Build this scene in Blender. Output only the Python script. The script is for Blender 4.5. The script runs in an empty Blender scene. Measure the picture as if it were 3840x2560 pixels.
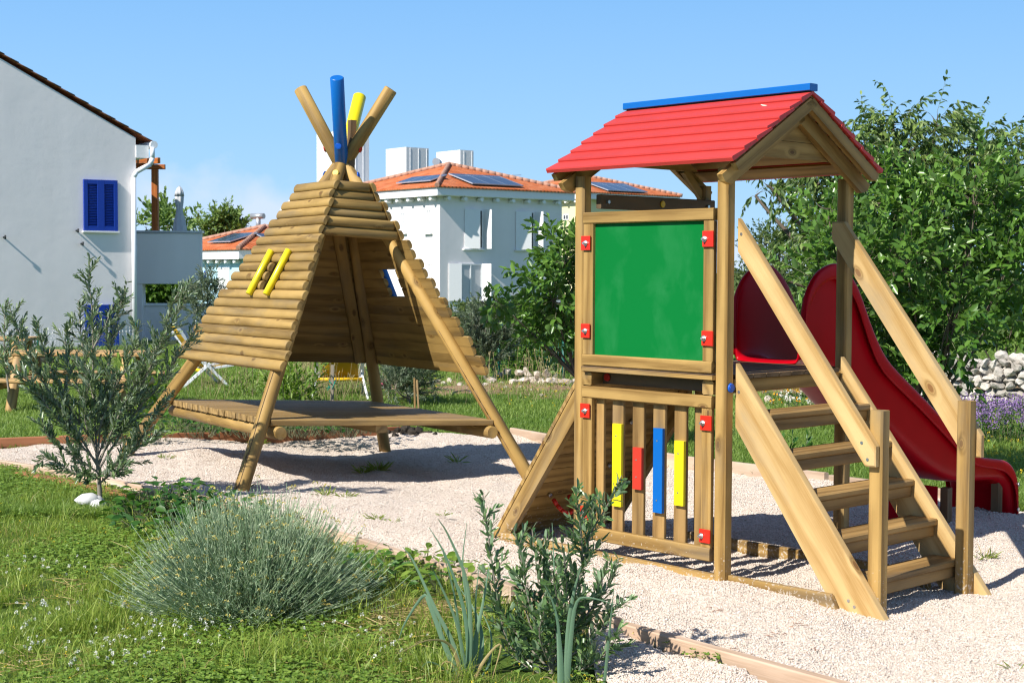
import bpy, math, random
import numpy as np
from mathutils import Vector, Matrix
PI = math.pi
random.seed(5)
RG = np.random.default_rng(11)
S = bpy.context.scene
COL = S.collection

# ------------------------------------------------------------------ camera
F_PX, CX, CY = 5600.73, 1920.0, 1280.0
PITCH, ROLL, EYE = .0471, .0038, 1.7
fw = np.array([0, math.cos(PITCH), -math.sin(PITCH)])
up0 = np.array([0, math.sin(PITCH), math.cos(PITCH)])
rt0 = np.array([1., 0, 0])
RT = rt0 * math.cos(ROLL) + up0 * math.sin(ROLL)
UP = -rt0 * math.sin(ROLL) + up0 * math.cos(ROLL)
O = np.array([0, 0, EYE])
K = 3840 / 2352


def ray(px, py):
    return RT * (px * K - CX) / F_PX - UP * (py * K - CY) / F_PX + fw


def at(px, py, Y):
    """layout aid: the point at forward distance Y seen at (px, py) of the 2352 px wide photograph"""
    d = ray(px, py)
    return O + d * Y / d[1]


def gp(px, py, z=0.0):
    d = ray(px, py)
    return O + d * (z - EYE) / d[2]


def onpl(px, py, P, n):
    d = ray(px, py)
    n = np.array(n, float)
    return O + d * (((np.array(P) - O) @ n) / (d @ n))


cd = bpy.data.cameras.new('camera')
cam = bpy.data.objects.new('camera', cd)
COL.objects.link(cam)
cd.sensor_width = 36
cd.lens = F_PX / 3840 * 36
cd.clip_start = .05
cd.clip_end = 4000
cam.matrix_world = Matrix(((RT[0], UP[0], -fw[0], 0), (RT[1], UP[1], -fw[1], 0), (RT[2], UP[2], -fw[2], EYE), (0, 0, 0, 1)))
cd.dof.use_dof = True
cd.dof.focus_distance = 8.9
cd.dof.aperture_fstop = 8.5
S.camera = cam

# ------------------------------------------------------------------ object helpers


def tag(o, label=None, cat=None, group=None, kind=None):
    if label: o['label'] = label
    if cat: o['category'] = cat
    if group: o['group'] = group
    if kind: o['kind'] = kind
    return o


def thing(name, label, cat, loc=(0, 0, 0), rz=0, group=None):
    o = bpy.data.objects.new(name, None)
    COL.objects.link(o)
    o.location = [float(v) for v in loc]
    o.rotation_euler = (0, 0, rz)
    o.empty_display_size = .2
    return tag(o, label, cat, group)


def copy_tree(o, parent=None):
    c = o.copy()
    COL.objects.link(c)
    c.parent = parent
    for ch in [q for q in bpy.data.objects if q.parent == o]:
        copy_tree(ch, c)
    return c


def raw(name, V, quads=None, tris=None, mat=None, parent=None, rnd=None, gc=None, smooth=False):
    """numpy mesh; rnd / gc are per-vertex attributes for the materials"""
    me = bpy.data.meshes.new(name)
    V = np.asarray(V, np.float32)
    q = np.zeros((0, 4), np.int32) if quads is None else np.asarray(quads, np.int32).reshape(-1, 4)
    t = np.zeros((0, 3), np.int32) if tris is None else np.asarray(tris, np.int32).reshape(-1, 3)
    me.vertices.add(len(V))
    me.vertices.foreach_set('co', V.ravel())
    loops = np.concatenate([q.ravel(), t.ravel()])
    me.loops.add(len(loops))
    me.loops.foreach_set('vertex_index', loops)
    n = len(q) + len(t)
    me.polygons.add(n)
    st = np.concatenate([np.arange(len(q)) * 4, len(q) * 4 + np.arange(len(t)) * 3]).astype(np.int32)
    me.polygons.foreach_set('loop_start', st)
    if smooth:
        me.polygons.foreach_set('use_smooth', np.ones(n, bool))
    me.update(calc_edges=True)
    if rnd is not None:
        a = me.attributes.new('rnd', 'FLOAT', 'POINT')
        a.data.foreach_set('value', np.asarray(rnd, np.float32))
    if gc is not None:
        a = me.attributes.new('gc', 'FLOAT_VECTOR', 'POINT')
        a.data.foreach_set('vector', np.asarray(gc, np.float32).ravel())
    if mat: me.materials.append(mat)
    o = bpy.data.objects.new(name, me)
    COL.objects.link(o)
    o.parent = parent
    return o


def nrm(v):
    v = np.asarray(v, float)
    return v / max(np.linalg.norm(v), 1e-9)


class MB:
    """collects boards, logs, tubes and prisms; build() links them as ONE mesh object"""

    def __init__(s):
        s.V, s.F, s.G, s.R, s.sm = [], [], [], [], []

    def add(s, V, F, G=None, r=None, smooth=False):
        b = len(s.V)
        s.V += [tuple(map(float, v)) for v in V]
        r = random.random() if r is None else r
        off = (random.uniform(0, 40), random.uniform(0, 40), random.uniform(0, 40))
        if G is None: G = V
        s.G += [(g[0] + off[0], g[1] + off[1], g[2] + off[2]) for g in G]
        s.R += [r] * len(V)
        s.F += [tuple(i + b for i in f) for f in F]
        s.sm += [smooth] * len(F)
        return s

    def sweep(s, p0, p1, sec, side, smooth=False, r=None, ends=True, e0=0, e1=0):
        """section points (x,y) swept from p0 to p1; x runs along side"""
        p0, p1 = np.array(p0, float), np.array(p1, float)
        d = nrm(p1 - p0)
        sd = nrm(np.array(side, float) - d * (np.array(side, float) @ d))
        u = np.cross(sd, d)          # y axis of the section
        n = len(sec)
        L = np.linalg.norm(p1 - p0)
        V, G = [], []
        for k, (p, l) in enumerate(((p0, 0), (p1, L))):
            for x, y in sec:
                V.append(p + sd * x + u * y)
                G.append((l, x, y))
        F = [(i, (i + 1) % n, n + (i + 1) % n, n + i) for i in range(n)]
        if ends:
            F += [tuple(range(n - 1, -1, -1)), tuple(range(n, 2 * n))]
        return s.add(V, F, G, r, smooth)

    def beam(s, p0, p1, w, t, side=(1, 0, 0), ch=.004, r=None):
        """w along side, t across, chamfered"""
        a, b = w / 2, t / 2
        c = min(ch, a * .6, b * .6)
        sec = [(-a + c, -b), (a - c, -b), (a, -b + c), (a, b - c), (a - c, b), (-a + c, b), (-a, b - c), (-a, -b + c)]
        return s.sweep(p0, p1, sec, side, r=r)

    def box(s, lo, hi, ax=0, ch=.004, r=None):
        """axis-aligned board, grain along axis ax"""
        lo, hi = np.array(lo, float), np.array(hi, float)
        c = (lo + hi) / 2
        p0, p1 = c.copy(), c.copy()
        p0[ax], p1[ax] = lo[ax], hi[ax]
        o1 = (ax + 1) % 3
        o2 = (ax + 2) % 3
        side = np.zeros(3)
        side[o1] = 1
        return s.beam(p0, p1, hi[o1] - lo[o1], hi[o2] - lo[o2], side, ch, r)

    def rod(s, p0, p1, r0, r1=None, n=14, smooth=True, r=None, bev=0):
        p0, p1 = np.array(p0, float), np.array(p1, float)
        r1 = r0 if r1 is None else r1
        d = nrm(p1 - p0)
        sd = nrm(np.cross(d, (0.31, .2, .93)))
        u = np.cross(sd, d)
        L = np.linalg.norm(p1 - p0)
        rows = [(0, r0), (L, r1)]
        if bev: rows = [(0, r0 - bev), (bev, r0), (L - bev, r1), (L, r1 - bev)]
        V, G = [], []
        for l, rr in rows:
            for k in range(n):
                a = 2 * PI * k / n
                x, y = math.cos(a) * rr, math.sin(a) * rr
                V.append(p0 + d * l + sd * x + u * y)
                G.append((l, x, y))
        rr = random.random() if r is None else r
        m = len(rows)
        F = [(j * n + i, j * n + (i + 1) % n, (j + 1) * n + (i + 1) % n, (j + 1) * n + i) for j in range(m - 1) for i in range(n)]
        b = len(s.V)
        s.add(V, F, G, rr, smooth)
        s.F += [tuple(b + i for i in range(n - 1, -1, -1)), tuple(b + (m - 1) * n + i for i in range(n))]
        s.sm += [False, False]
        return s

    def prism(s, poly, vec, r=None, G=None):
        """planar polygon (3D points) extruded by vec"""
        n = len(poly)
        V = [np.array(p, float) for p in poly] + [np.array(p, float) + np.array(vec, float) for p in poly]
        F = [(i, (i + 1) % n, n + (i + 1) % n, n + i) for i in range(n)] + [tuple(range(n - 1, -1, -1)), tuple(range(n, 2 * n))]
        return s.add(V, F, G, r)

    def build(s, name, mat, parent=None, label=None, smooth_mod=None):
        me = bpy.data.meshes.new(name)
        me.from_pydata(s.V, [], s.F)
        me.polygons.foreach_set('use_smooth', s.sm)
        a = me.attributes.new('gc', 'FLOAT_VECTOR', 'POINT')
        a.data.foreach_set('vector', np.array(s.G, np.float32).ravel())
        a = me.attributes.new('rnd', 'FLOAT', 'POINT')
        a.data.foreach_set('value', np.array(s.R, np.float32))
        me.materials.append(mat)
        import bmesh
        bm = bmesh.new()
        bm.from_mesh(me)
        bmesh.ops.recalc_face_normals(bm, faces=bm.faces)
        bm.to_mesh(me)
        bm.free()
        o = bpy.data.objects.new(name, me)
        COL.objects.link(o)
        o.parent = parent
        if label: o['label'] = label
        return o


# ------------------------------------------------------------------ materials
class NT:
    def __init__(s, name):
        m = bpy.data.materials.new(name)
        m.use_nodes = True
        s.m, s.t = m, m.node_tree
        s.t.nodes.clear()
        s.out = s.n('ShaderNodeOutputMaterial')

    def n(s, ty, ins=None, **kw):
        nd = s.t.nodes.new(ty)
        for k, v in kw.items(): setattr(nd, k, v)
        for k, v in (ins or {}).items():
            sk = nd.inputs[k]
            if isinstance(v, tuple) and len(v) == 2 and hasattr(v[0], 'outputs'):
                s.t.links.new(v[0].outputs[v[1]], sk)
            elif hasattr(v, 'outputs'):
                s.t.links.new(v.outputs[0], sk)
            else:
                sk.default_value = v
        return nd

    def ramp(s, fac, stops, interp='LINEAR'):
        r = s.n('ShaderNodeValToRGB', {0: fac})
        e = r.color_ramp.elements
        r.color_ramp.interpolation = interp
        while len(e) < len(stops): e.new(.5)
        for q, (p, c) in zip(e, stops):
            q.position = p
            q.color = (*c, 1) if len(c) == 3 else c
        return r

    def mix(s, f, a, b, blend='MIX'):
        return s.n('ShaderNodeMix', {0: f, 6: a, 7: b}, data_type='RGBA', blend_type=blend)

    def math(s, op, a, b=0.0):
        return s.n('ShaderNodeMath', {0: a, 1: b}, operation=op)

    def mapv(s, vec, scale):
        return s.n('ShaderNodeMapping', {'Vector': vec, 'Scale': scale})

    def noise(s, vec, scale, detail=3, rough=.55, dist=0.0):
        return s.n('ShaderNodeTexNoise', {'Vector': vec, 'Scale': scale, 'Detail': detail, 'Roughness': rough, 'Distortion': dist})

    def attr(s, nm):
        return s.n('ShaderNodeAttribute', attribute_name=nm)

    def bsdf(s, col, rough=.6, normal=None, spec=.4, metal=0.0, **kw):
        i = {'Base Color': col, 'Roughness': rough, 'Specular IOR Level': spec, 'Metallic': metal}
        if normal is not None: i['Normal'] = normal
        i.update(kw)
        b = s.n('ShaderNodeBsdfPrincipled', i)
        s.t.links.new(b.outputs[0], s.out.inputs[0])
        return b

    def bump(s, h, strength=.3, dist=.01):
        return s.n('ShaderNodeBump', {'Height': h, 'Strength': strength, 'Distance': dist})


def c4(c): return (c[0], c[1], c[2], 1)


def wood(name, dark, light, knot=(.10, .045, .015), rough=.62, ks=1.0, knots=.5, grain=1.0, splash=False):
    t = NT(name)
    g = (t.attr('gc'), 'Vector')
    rnd = (t.attr('rnd'), 'Fac')
    # knots first: the grain bends round them
    kx = t.n('ShaderNodeSeparateXYZ', {0: g})
    kw = t.n('ShaderNodeCombineXYZ', {0: (kx, 0), 1: t.math('ADD', (kx, 1), (kx, 2)), 2: 0.0})
    kv = t.mapv((kw, 0), (3.4 * ks, 6.6 * ks, 1))
    vo = t.n('ShaderNodeTexVoronoi', {'Vector': kv, 'Scale': 1.0}, voronoi_dimensions='2D')
    kc = t.n('ShaderNodeSeparateColor', {0: (vo, 'Color')})
    on = t.math('GREATER_THAN', (kc, 0), 1 - knots)
    kd = (vo, 'Distance')
    halo = t.math('MULTIPLY', t.ramp(kd, [(.0, (1, 1, 1)), (.26, (0, 0, 0))]), on)
    core = t.math('MULTIPLY', t.ramp(kd, [(.055, (1, 1, 1)), (.085, (0, 0, 0))]), on)
    ring = t.math('MULTIPLY', t.ramp(kd, [(.075, (0, 0, 0)), (.10, (1, 1, 1)), (.15, (0, 0, 0))]), on)
    lo = t.noise(t.mapv(g, (.7, 6, 6)), 1.0, 3)
    sx = t.n('ShaderNodeSeparateXYZ', {0: g})
    cross = t.math('ADD', t.math('MULTIPLY', (sx, 1), 62.0 * grain), t.math('MULTIPLY', (sx, 2), 47.0 * grain))
    ph = t.math('ADD', cross, t.math('ADD', t.math('MULTIPLY', (lo, 0), 13.0), t.math('MULTIPLY', halo, 5.0)))
    wv = t.math('MULTIPLY_ADD', t.math('SINE', ph), .5)
    wv.inputs[2].default_value = .5
    fine = t.noise(t.mapv(g, (5, 150, 150)), 1.0, 3, .6)
    mixv = t.math('ADD', t.math('MULTIPLY', wv, .55), t.math('MULTIPLY', (fine, 0), .55))
    col = t.ramp(mixv, [(.10, dark), (.40, [d * .45 + l * .55 for d, l in zip(dark, light)]), (.78, light)])
    blot = t.noise(g, 3.0, 3)
    col = t.mix(t.ramp((blot, 0), [(.35, (0, 0, 0)), (.7, (.35, .35, .35))]), (col, 0), c4([d * .8 + l * .1 for d, l in zip(dark, light)]))
    val = t.math('MULTIPLY_ADD', rnd, .34)
    val.inputs[2].default_value = .82
    col = t.n('ShaderNodeHueSaturation', {'Color': (col, 2), 'Value': val})
    col = t.mix(t.math('MULTIPLY', ring, .6), (col, 0), c4([d * .55 for d in dark]))
    col = t.mix(t.math('MULTIPLY', core, .8), (col, 2), c4(knot))
    if splash:
        # dried gravel dust splashed on the feet of the timbers
        so = t.n('ShaderNodeTexCoord')
        sz = t.n('ShaderNodeSeparateXYZ', {0: (so, 'Object')})
        sn = t.noise((so, 'Object'), 55.0, 3, .6)
        low = t.n('ShaderNodeMapRange', {0: (sz, 2), 1: .02, 2: .42, 3: .13, 4: -.12})
        f = t.math('ADD', (sn, 0), low)
        col = t.mix(t.ramp(f, [(.66, (0, 0, 0)), (.74, (.75, .75, .75))]), (col, 2), (.55, .48, .40, 1))
    # greyer, weathered patches
    wn = t.noise(t.mapv(g, (1.1, 5, 5)), 1.0, 4, .6)
    col = t.mix(t.ramp((wn, 0), [(.52, (0, 0, 0)), (.72, (.45, .45, .45))]), (col, 2), c4([sum(light) / 3 * .62, sum(light) / 3 * .55, sum(light) / 3 * .42]))
    bh = t.math('ADD', t.math('MULTIPLY', (fine, 0), .7), t.math('MULTIPLY', wv, .3))
    t.bsdf((col, 2), rough, t.bump(bh, .28, .004), spec=.3)
    return t.m


def paint(name, col, rough=.45, var=.12, spec=.45, coat=0.0, grain=True, chips=None):
    t = NT(name)
    g = (t.attr('gc'), 'Vector')
    n1 = t.noise(g, 6.0, 4)
    f = t.noise(t.mapv(g, (4, 90, 90)), 1.0, 3)
    c = t.mix(t.ramp((n1, 0), [(.3, (0, 0, 0)), (.75, (1, 1, 1))]), c4([x * (1 - var) for x in col]), c4([min(1, x * (1 + var)) for x in col]))
    val = t.math('MULTIPLY_ADD', (t.attr('rnd'), 'Fac'), .14)
    val.inputs[2].default_value = .93
    c = t.n('ShaderNodeHueSaturation', {'Color': (c, 2), 'Value': val})
    out = (c, 0)
    if chips:
        ch = t.noise(g, 38.0, 2, .5)
        c = t.mix(t.ramp((ch, 0), [(.72, (0, 0, 0)), (.76, (1, 1, 1))]), out, c4(chips))
        out = (c, 2)
    b = t.bsdf(out, rough, t.bump((f, 0) if grain else (n1, 0), .18 if grain else .05, .003), spec)
    b.inputs['Coat Weight'].default_value = coat
    b.inputs['Coat Roughness'].default_value = .08
    return t.m


def plain(name, col, rough=.5, metal=0.0, spec=.4, var=.12, sc=12):
    t = NT(name)
    co = t.n('ShaderNodeTexCoord')
    n1 = t.noise((co, 'Object'), sc, 4)
    c = t.mix((n1, 0), c4([x * (1 - var) for x in col]), c4([min(1, x * (1 + var)) for x in col]))
    t.bsdf((c, 2), rough, t.bump((n1, 0), .06, .01), spec, metal)
    return t.m


def stucco(name, col, dirt=.06):
    t = NT(name)
    co = t.n('ShaderNodeTexCoord')
    big = t.noise((co, 'Object'), .55, 5, .6)
    streak = t.noise(t.mapv((co, 'Object'), (1.5, 1.5, .12)), 1.0, 4)
    fine = t.noise((co, 'Object'), 60, 3)
    f = t.math('ADD', t.math('MULTIPLY', (big, 0), .6), t.math('MULTIPLY', (streak, 0), .4))
    c = t.mix(t.ramp(f, [(.32, (0, 0, 0)), (.7, (1, 1, 1))]), c4([x * (1 - dirt * 2) for x in col]), c4(col))
    h = t.math('ADD', t.math('MULTIPLY', (big, 0), 1.0), t.math('MULTIPLY', (fine, 0), .12))
    t.bsdf((c, 2), .85, t.bump(h, .35, .05), .2)
    return t.m


def leafm(name, c1, c2, back=None, rough=.42, transl=.3, spec=.4, tcol=None, dead=None):
    t = NT(name)
    rnd = (t.attr('rnd'), 'Fac')
    geo = t.n('ShaderNodeNewGeometry')
    st = [(0, c1), (.55, [(a + b) / 2 for a, b in zip(c1, c2)]), (1, c2)]
    if dead: st = [(0, dead), (.03, dead), (.04, c1), (.6, [(a + b) / 2 for a, b in zip(c1, c2)]), (1, c2)]
    c = t.ramp(rnd, st)
    col = (c, 0)
    if back:
        mx = t.mix((geo, 'Backfacing'), col, c4(back))
        col = (mx, 2)
    p = t.n('ShaderNodeBsdfPrincipled', {'Base Color': col, 'Roughness': rough, 'Specular IOR Level': spec})
    if transl:
        tc = t.mix(.55, col, c4(tcol or (c2[0] * 1.3, c2[1] * 1.5, c2[2] * .6)))
        tr = t.n('ShaderNodeBsdfTranslucent', {0: (tc, 2)})
        ms = t.n('ShaderNodeMixShader', {0: transl, 1: p, 2: tr})
        t.t.links.new(ms.outputs[0], t.out.inputs[0])
    else:
        t.t.links.new(p.outputs[0], t.out.inputs[0])
    return t.m


M = {}
M['tower_wood'] = wood('tower_wood', (.165, .087, .019), (.435, .272, .088), knots=.2, splash=True, grain=1.25)
M['stair_wood'] = wood('stair_wood', (.33, .185, .052), (.56, .385, .17), knot=(.17, .07, .02), knots=.3, ks=.72, grain=.8)
M['tread_wood'] = wood('tread_wood', (.14, .075, .020), (.40, .245, .088), knots=.08)
M['deck_wood'] = wood('deck_wood', (.08, .048, .022), (.19, .12, .06), knots=.05)
M['log_wood'] = wood('log_wood', (.135, .078, .019), (.37, .238, .075), knot=(.13, .055, .012), knots=.3, ks=1.1, grain=.55)
M['pole_wood'] = wood('pole_wood', (.165, .092, .021), (.45, .285, .088), knots=.25, ks=1.0, grain=.6)
M['platform_wood'] = wood('platform_wood', (.15, .090, .029), (.38, .245, .092), knots=.12)
M['edging_wood'] = wood('edging_wood', (.37, .245, .16), (.62, .47, .35), knots=.15, grain=.7)
M['red_edging_wood'] = wood('red_edging_wood', (.23, .085, .035), (.42, .18, .085), knots=.12)
M['picnic_wood'] = wood('picnic_wood', (.23, .13, .045), (.5, .32, .13), knots=.2)
M['orange_wood'] = wood('orange_wood', (.28, .07, .012), (.48, .15, .03), knots=.05)
M['stake_wood'] = wood('stake_wood', (.22, .18, .14), (.42, .36, .28), knots=.05)
M['roof_red'] = paint('roof_red_paint', (.50, .042, .036), .5, .06, .45)
M['red'] = paint('red_plastic', (.62, .022, .009), .3, .05, .5, grain=False)
M['red_splash'] = paint('splashed_red_plastic', (.62, .022, .009), .35, .05, .5, grain=False, chips=(.75, .7, .6))
M['blue'] = paint('blue_paint', (.001, .115, .43), .33, .05, .5)
M['yellow'] = paint('yellow_paint', (.74, .62, .010), .33, .04, .5)
M['barred'] = paint('bar_red_paint', (.52, .035, .018), .4, .05, .45)
M['slide'] = paint('glossy_red_slide', (.42, .002, .009), .3, .05, .10, coat=.0, grain=False)
M['steel'] = plain('zinc_steel', (.62, .62, .62), .3, .9)
M['capblue'] = plain('blue_cap', (.01, .10, .52), .35)
M['capred'] = plain('red_cap', (.55, .02, .012), .35)
M['capyellow'] = plain('yellow_cap', (.75, .48, .02), .4)
M['white_wall'] = stucco('white_stucco', (.88, .835, .825), .05)
M['bright_wall'] = stucco('bright_white_stucco', (.74, .74, .74), .02)
M['blue_wall'] = stucco('pale_blue_stucco', (.46, .68, .78), .02)
M['yellow_wall'] = stucco('pale_yellow_stucco', (.78, .72, .42), .02)
M['shutter_blue'] = plain('blue_shutter', (.008, .045, .36), .4)
M['white_paint'] = plain('white_paint', (.82, .82, .82), .4, var=.04)
M['dark_glass'] = plain('window_glass', (.05, .06, .07), .08, spec=.8)
M['curtain'] = plain('curtain', (.55, .56, .58), .8)
M['grey_metal'] = plain('grey_metal', (.45, .47, .48), .4, .6)
M['white_plastic'] = plain('white_plastic', (.80, .82, .84), .35, var=.03)
M['canvas'] = plain('grey_canvas', (.52, .53, .55), .85)
M['cord_green'] = plain('green_cord', (.01, .28, .2), .6)
M['fence_green'] = plain('green_fence', (.006, .10, .075), .45)
M['dark_rubber'] = plain('black_hose', (.02, .022, .025), .5)
M['pink'] = plain('pink_plastic', (.62, .12, .22), .5)
M['fleece'] = plain('white_fleece', (.60, .60, .60), .95, var=.15, sc=30)
M['bark'] = plain('bark', (.12, .095, .07), .9, var=.4, sc=30)
M['olive_bark'] = plain('olive_bark', (.20, .18, .14), .85, var=.35, sc=40)
M['twig'] = plain('green_twig', (.16, .17, .09), .7, var=.3, sc=40)
M['olive_leaf'] = leafm('olive_leaf', (.055, .110, .042), (.19, .27, .11), back=(.29, .35, .25), rough=.30, transl=.15, spec=.5)
M['olive_shrub_leaf'] = leafm('olive_shrub_leaf', (.040, .105, .030), (.18, .285, .09), back=(.19, .28, .16), rough=.32, transl=.15, spec=.5)
M['olive_far'] = leafm('distant_olive_leaf', (.06, .10, .05), (.15, .20, .11), back=(.24, .28, .21), rough=.5, transl=.15)
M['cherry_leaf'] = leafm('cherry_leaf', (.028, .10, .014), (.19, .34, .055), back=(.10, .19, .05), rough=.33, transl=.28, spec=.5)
M['hack_leaf'] = leafm('hackberry_leaf', (.045, .095, .020), (.23, .32, .075), back=(.09, .15, .05), rough=.42, transl=.25)
M['bush_leaf'] = leafm('bush_leaf', (.045, .11, .016), (.16, .28, .04), rough=.5, transl=.3)
M['pale_leaf'] = leafm('pale_tree_leaf', (.07, .115, .035), (.19, .24, .09), rough=.5, transl=.3)
M['far_leaf'] = leafm('far_tree_leaf', (.08, .15, .035), (.22, .32, .085), rough=.6, transl=.25)
M['leek_leaf'] = leafm('leek_leaf', (.10, .19, .12), (.19, .30, .19), rough=.45, transl=.2, dead=(.5, .38, .17))
M['dry_leaf'] = leafm('dry_leaf', (.42, .31, .13), (.6, .48, .24), rough=.6, transl=.2)
M['silver_stem'] = leafm('silver_stem', (.12, .215, .095), (.54, .65, .43), rough=.6, transl=.1)
M['curry_flower'] = leafm('curry_flower', (.42, .34, .05), (.62, .54, .22), rough=.7, transl=.1)
M['grass'] = leafm('grass_blade', (.115, .20, .020), (.38, .45, .090), rough=.45, transl=.32, dead=(.36, .28, .10))
M['lawn'] = leafm('lawn_blade', (.11, .20, .03), (.30, .40, .09), rough=.5, transl=.32, dead=(.36, .30, .12))
M['clover'] = leafm('clover_leaf', (.09, .18, .018), (.25, .36, .06), rough=.5, transl=.3)
M['weed'] = leafm('weed_leaf', (.022, .085, .016), (.085, .20, .03), rough=.45, transl=.28)
M['seedhead'] = leafm('dry_seed_head', (.30, .24, .11), (.5, .42, .22), rough=.7, transl=.15)
M['white_flower'] = leafm('white_flower', (.62, .64, .52), (.85, .85, .78), rough=.7, transl=.2, tcol=(.9, .9, .85))
M['yellow_flower'] = leafm('yellow_flower', (.7, .5, .02), (.85, .7, .05), rough=.6, transl=.2, tcol=(.9, .8, .1))
M['orange_flower'] = leafm('orange_flower', (.75, .30, .01), (.9, .45, .02), rough=.6, transl=.2, tcol=(.95, .5, .05))
M['purple_flower'] = leafm('purple_flower', (.16, .09, .26), (.36, .24, .46), rough=.7, transl=.2, tcol=(.45, .3, .6))


def tile_mat():
    t = NT('terracotta_tiles')
    g = (t.attr('gc'), 'Vector')
    br = t.n('ShaderNodeTexBrick', {'Vector': g, 'Color1': (.62, .17, .05, 1), 'Color2': (.50, .12, .035, 1), 'Mortar': (.22, .06, .02, 1), 'Scale': 1.0, 'Mortar Size': .018, 'Brick Width': .22, 'Row Height': .36, 'Bias': .1})
    br.offset = 0.0
    n1 = t.noise(g, 1.3, 4)
    c = t.mix(t.ramp((n1, 0), [(.4, (0, 0, 0)), (.75, (.5, .5, .5))]), (br, 0), (.66, .30, .16, 1))
    sx = t.n('ShaderNodeSeparateXYZ', {0: g})
    w = t.math('SINE', t.math('MULTIPLY', (sx, 0), 2 * PI / .22))
    saw = t.math('FRACT', t.math('MULTIPLY', (sx, 1), 1 / .36))
    h = t.math('ADD', t.math('MULTIPLY', w, .5), t.math('MULTIPLY', saw, .5))
    t.bsdf((c, 2), .75, t.bump(h, .8, .05), .25)
    return t.m


M['tiles'] = tile_mat()


def panel_mat():
    t = NT('solar_panel')
    g = (t.attr('gc'), 'Vector')
    br = t.n('ShaderNodeTexBrick', {'Vector': g, 'Color1': (.012, .02, .055, 1), 'Color2': (.016, .026, .065, 1), 'Mortar': (.35, .38, .42, 1), 'Scale': 1.0, 'Mortar Size': .02, 'Brick Width': 1.0, 'Row Height': 1.65})
    br.offset = 0.0
    fine = t.n('ShaderNodeTexBrick', {'Vector': g, 'Color1': (0, 0, 0, 1), 'Color2': (0, 0, 0, 1), 'Mortar': (.05, .06, .09, 1), 'Scale': 1.0, 'Mortar Size': .004, 'Brick Width': .165, 'Row Height': .165})
    fine.offset = 0.0
    c = t.mix(1.0, (br, 0), (fine, 0), 'ADD')
    t.bsdf((c, 2), .18, None, .6)
    return t.m


M['solar'] = panel_mat()


def chalk_mat():
    t = NT('green_chalkboard')
    co = t.n('ShaderNodeTexCoord')
    n1 = t.noise(t.mapv((co, 'Object'), (1.9, 1.9, 1.35)), 1.9, 6, .6, .25)
    n2 = t.noise((co, 'Object'), 9.0, 3)
    f = t.math('MULTIPLY', t.ramp((n1, 0), [(.47, (0, 0, 0)), (.60, (1, 1, 1))]), t.ramp((n2, 0), [(.3, (.5, .5, .5)), (.7, (1, 1, 1))]))
    c = t.mix(t.math('MULTIPLY', f, .38), (.0008, .150, .027, 1), (.030, .215, .070, 1))
    t.bsdf((c, 2), .55, None, .12)
    return t.m


M['chalk'] = chalk_mat()


def stone_mat(name, c1, c2, c3):
    t = NT(name)
    co = t.n('ShaderNodeTexCoord')
    n1 = t.noise((co, 'Object'), 5, 6, .65)
    n2 = t.noise((co, 'Object'), 24, 4, .7)
    c = t.ramp((n1, 0), [(.28, c3), (.48, c1), (.7, c2)])
    val = t.math('MULTIPLY_ADD', (t.attr('rnd'), 'Fac'), .45)
    val.inputs[2].default_value = .75
    c = t.n('ShaderNodeHueSaturation', {'Color': (c, 0), 'Value': val})
    t.bsdf((c, 0), .9, t.bump((n2, 0), .6, .02), .2)
    return t.m


M['stone'] = stone_mat('limestone', (.47, .43, .38), (.62, .575, .52), (.26, .23, .19))
M['pale_stone'] = stone_mat('pale_limestone', (.50, .43, .36), (.66, .60, .53), (.34, .24, .17))
M['pebble'] = stone_mat('gravel_stone', (.60, .54, .48), (.74, .69, .63), (.46, .40, .345))

# ------------------------------------------------------------------ terrain
CP = np.array([(1.13, 7.9, 0.0), (.4, 8.7, .035), (1.93, 8.66, -.01), (2.1, 7.9, -.03), (3.1, 9.75, -.02), (-2.08, 11.4, 0), (-3.59, 13.79, -.02), (.2, 12.85, -.13), (-1.3, 15.2, -.15), (.2, 9.6, .02),
               (-3, 8, 0), (-1, 6.5, 0), (.5, 5.5, 0), (2.5, 5.5, 0), (4, 9, 0), (-5, 12, 0), (-5, 15, -.05), (3.5, 12, -.06), (1.2, 15, -.14), (5, 16, -.12), (0, 20, -.17), (-7, 20, -.16), (8, 20, -.15), (0, 30, -.2), (-12, 38, -.25), (15, 35, -.2), (0, 60, -.3), (-30, 70, -.3), (30, 70, -.3)])


def G(x, y):
    x, y = np.asarray(x, float), np.asarray(y, float)
    n = np.zeros(x.shape)
    w = np.zeros(x.shape)
    for a, b, c in CP:
        k = 1 / ((x - a) ** 2 + (y - b) ** 2 + .15) ** 1.6
        n += k * c
        w += k
    return n / w


def vn(x, y, sc, seed=0):
    """smooth value noise 0..1"""
    x, y = np.asarray(x) * sc, np.asarray(y) * sc
    xi, yi = np.floor(x).astype(np.int64), np.floor(y).astype(np.int64)
    fx, fy = x - xi, y - yi
    fx, fy = fx * fx * (3 - 2 * fx), fy * fy * (3 - 2 * fy)

    def h(i, j):
        v = np.sin(i * 127.1 + j * 311.7 + seed * 74.7) * 43758.5453
        return v - np.floor(v)
    return (h(xi, yi) * (1 - fx) + h(xi + 1, yi) * fx) * (1 - fy) + (h(xi, yi + 1) * (1 - fx) + h(xi + 1, yi + 1) * fx) * fy


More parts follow.
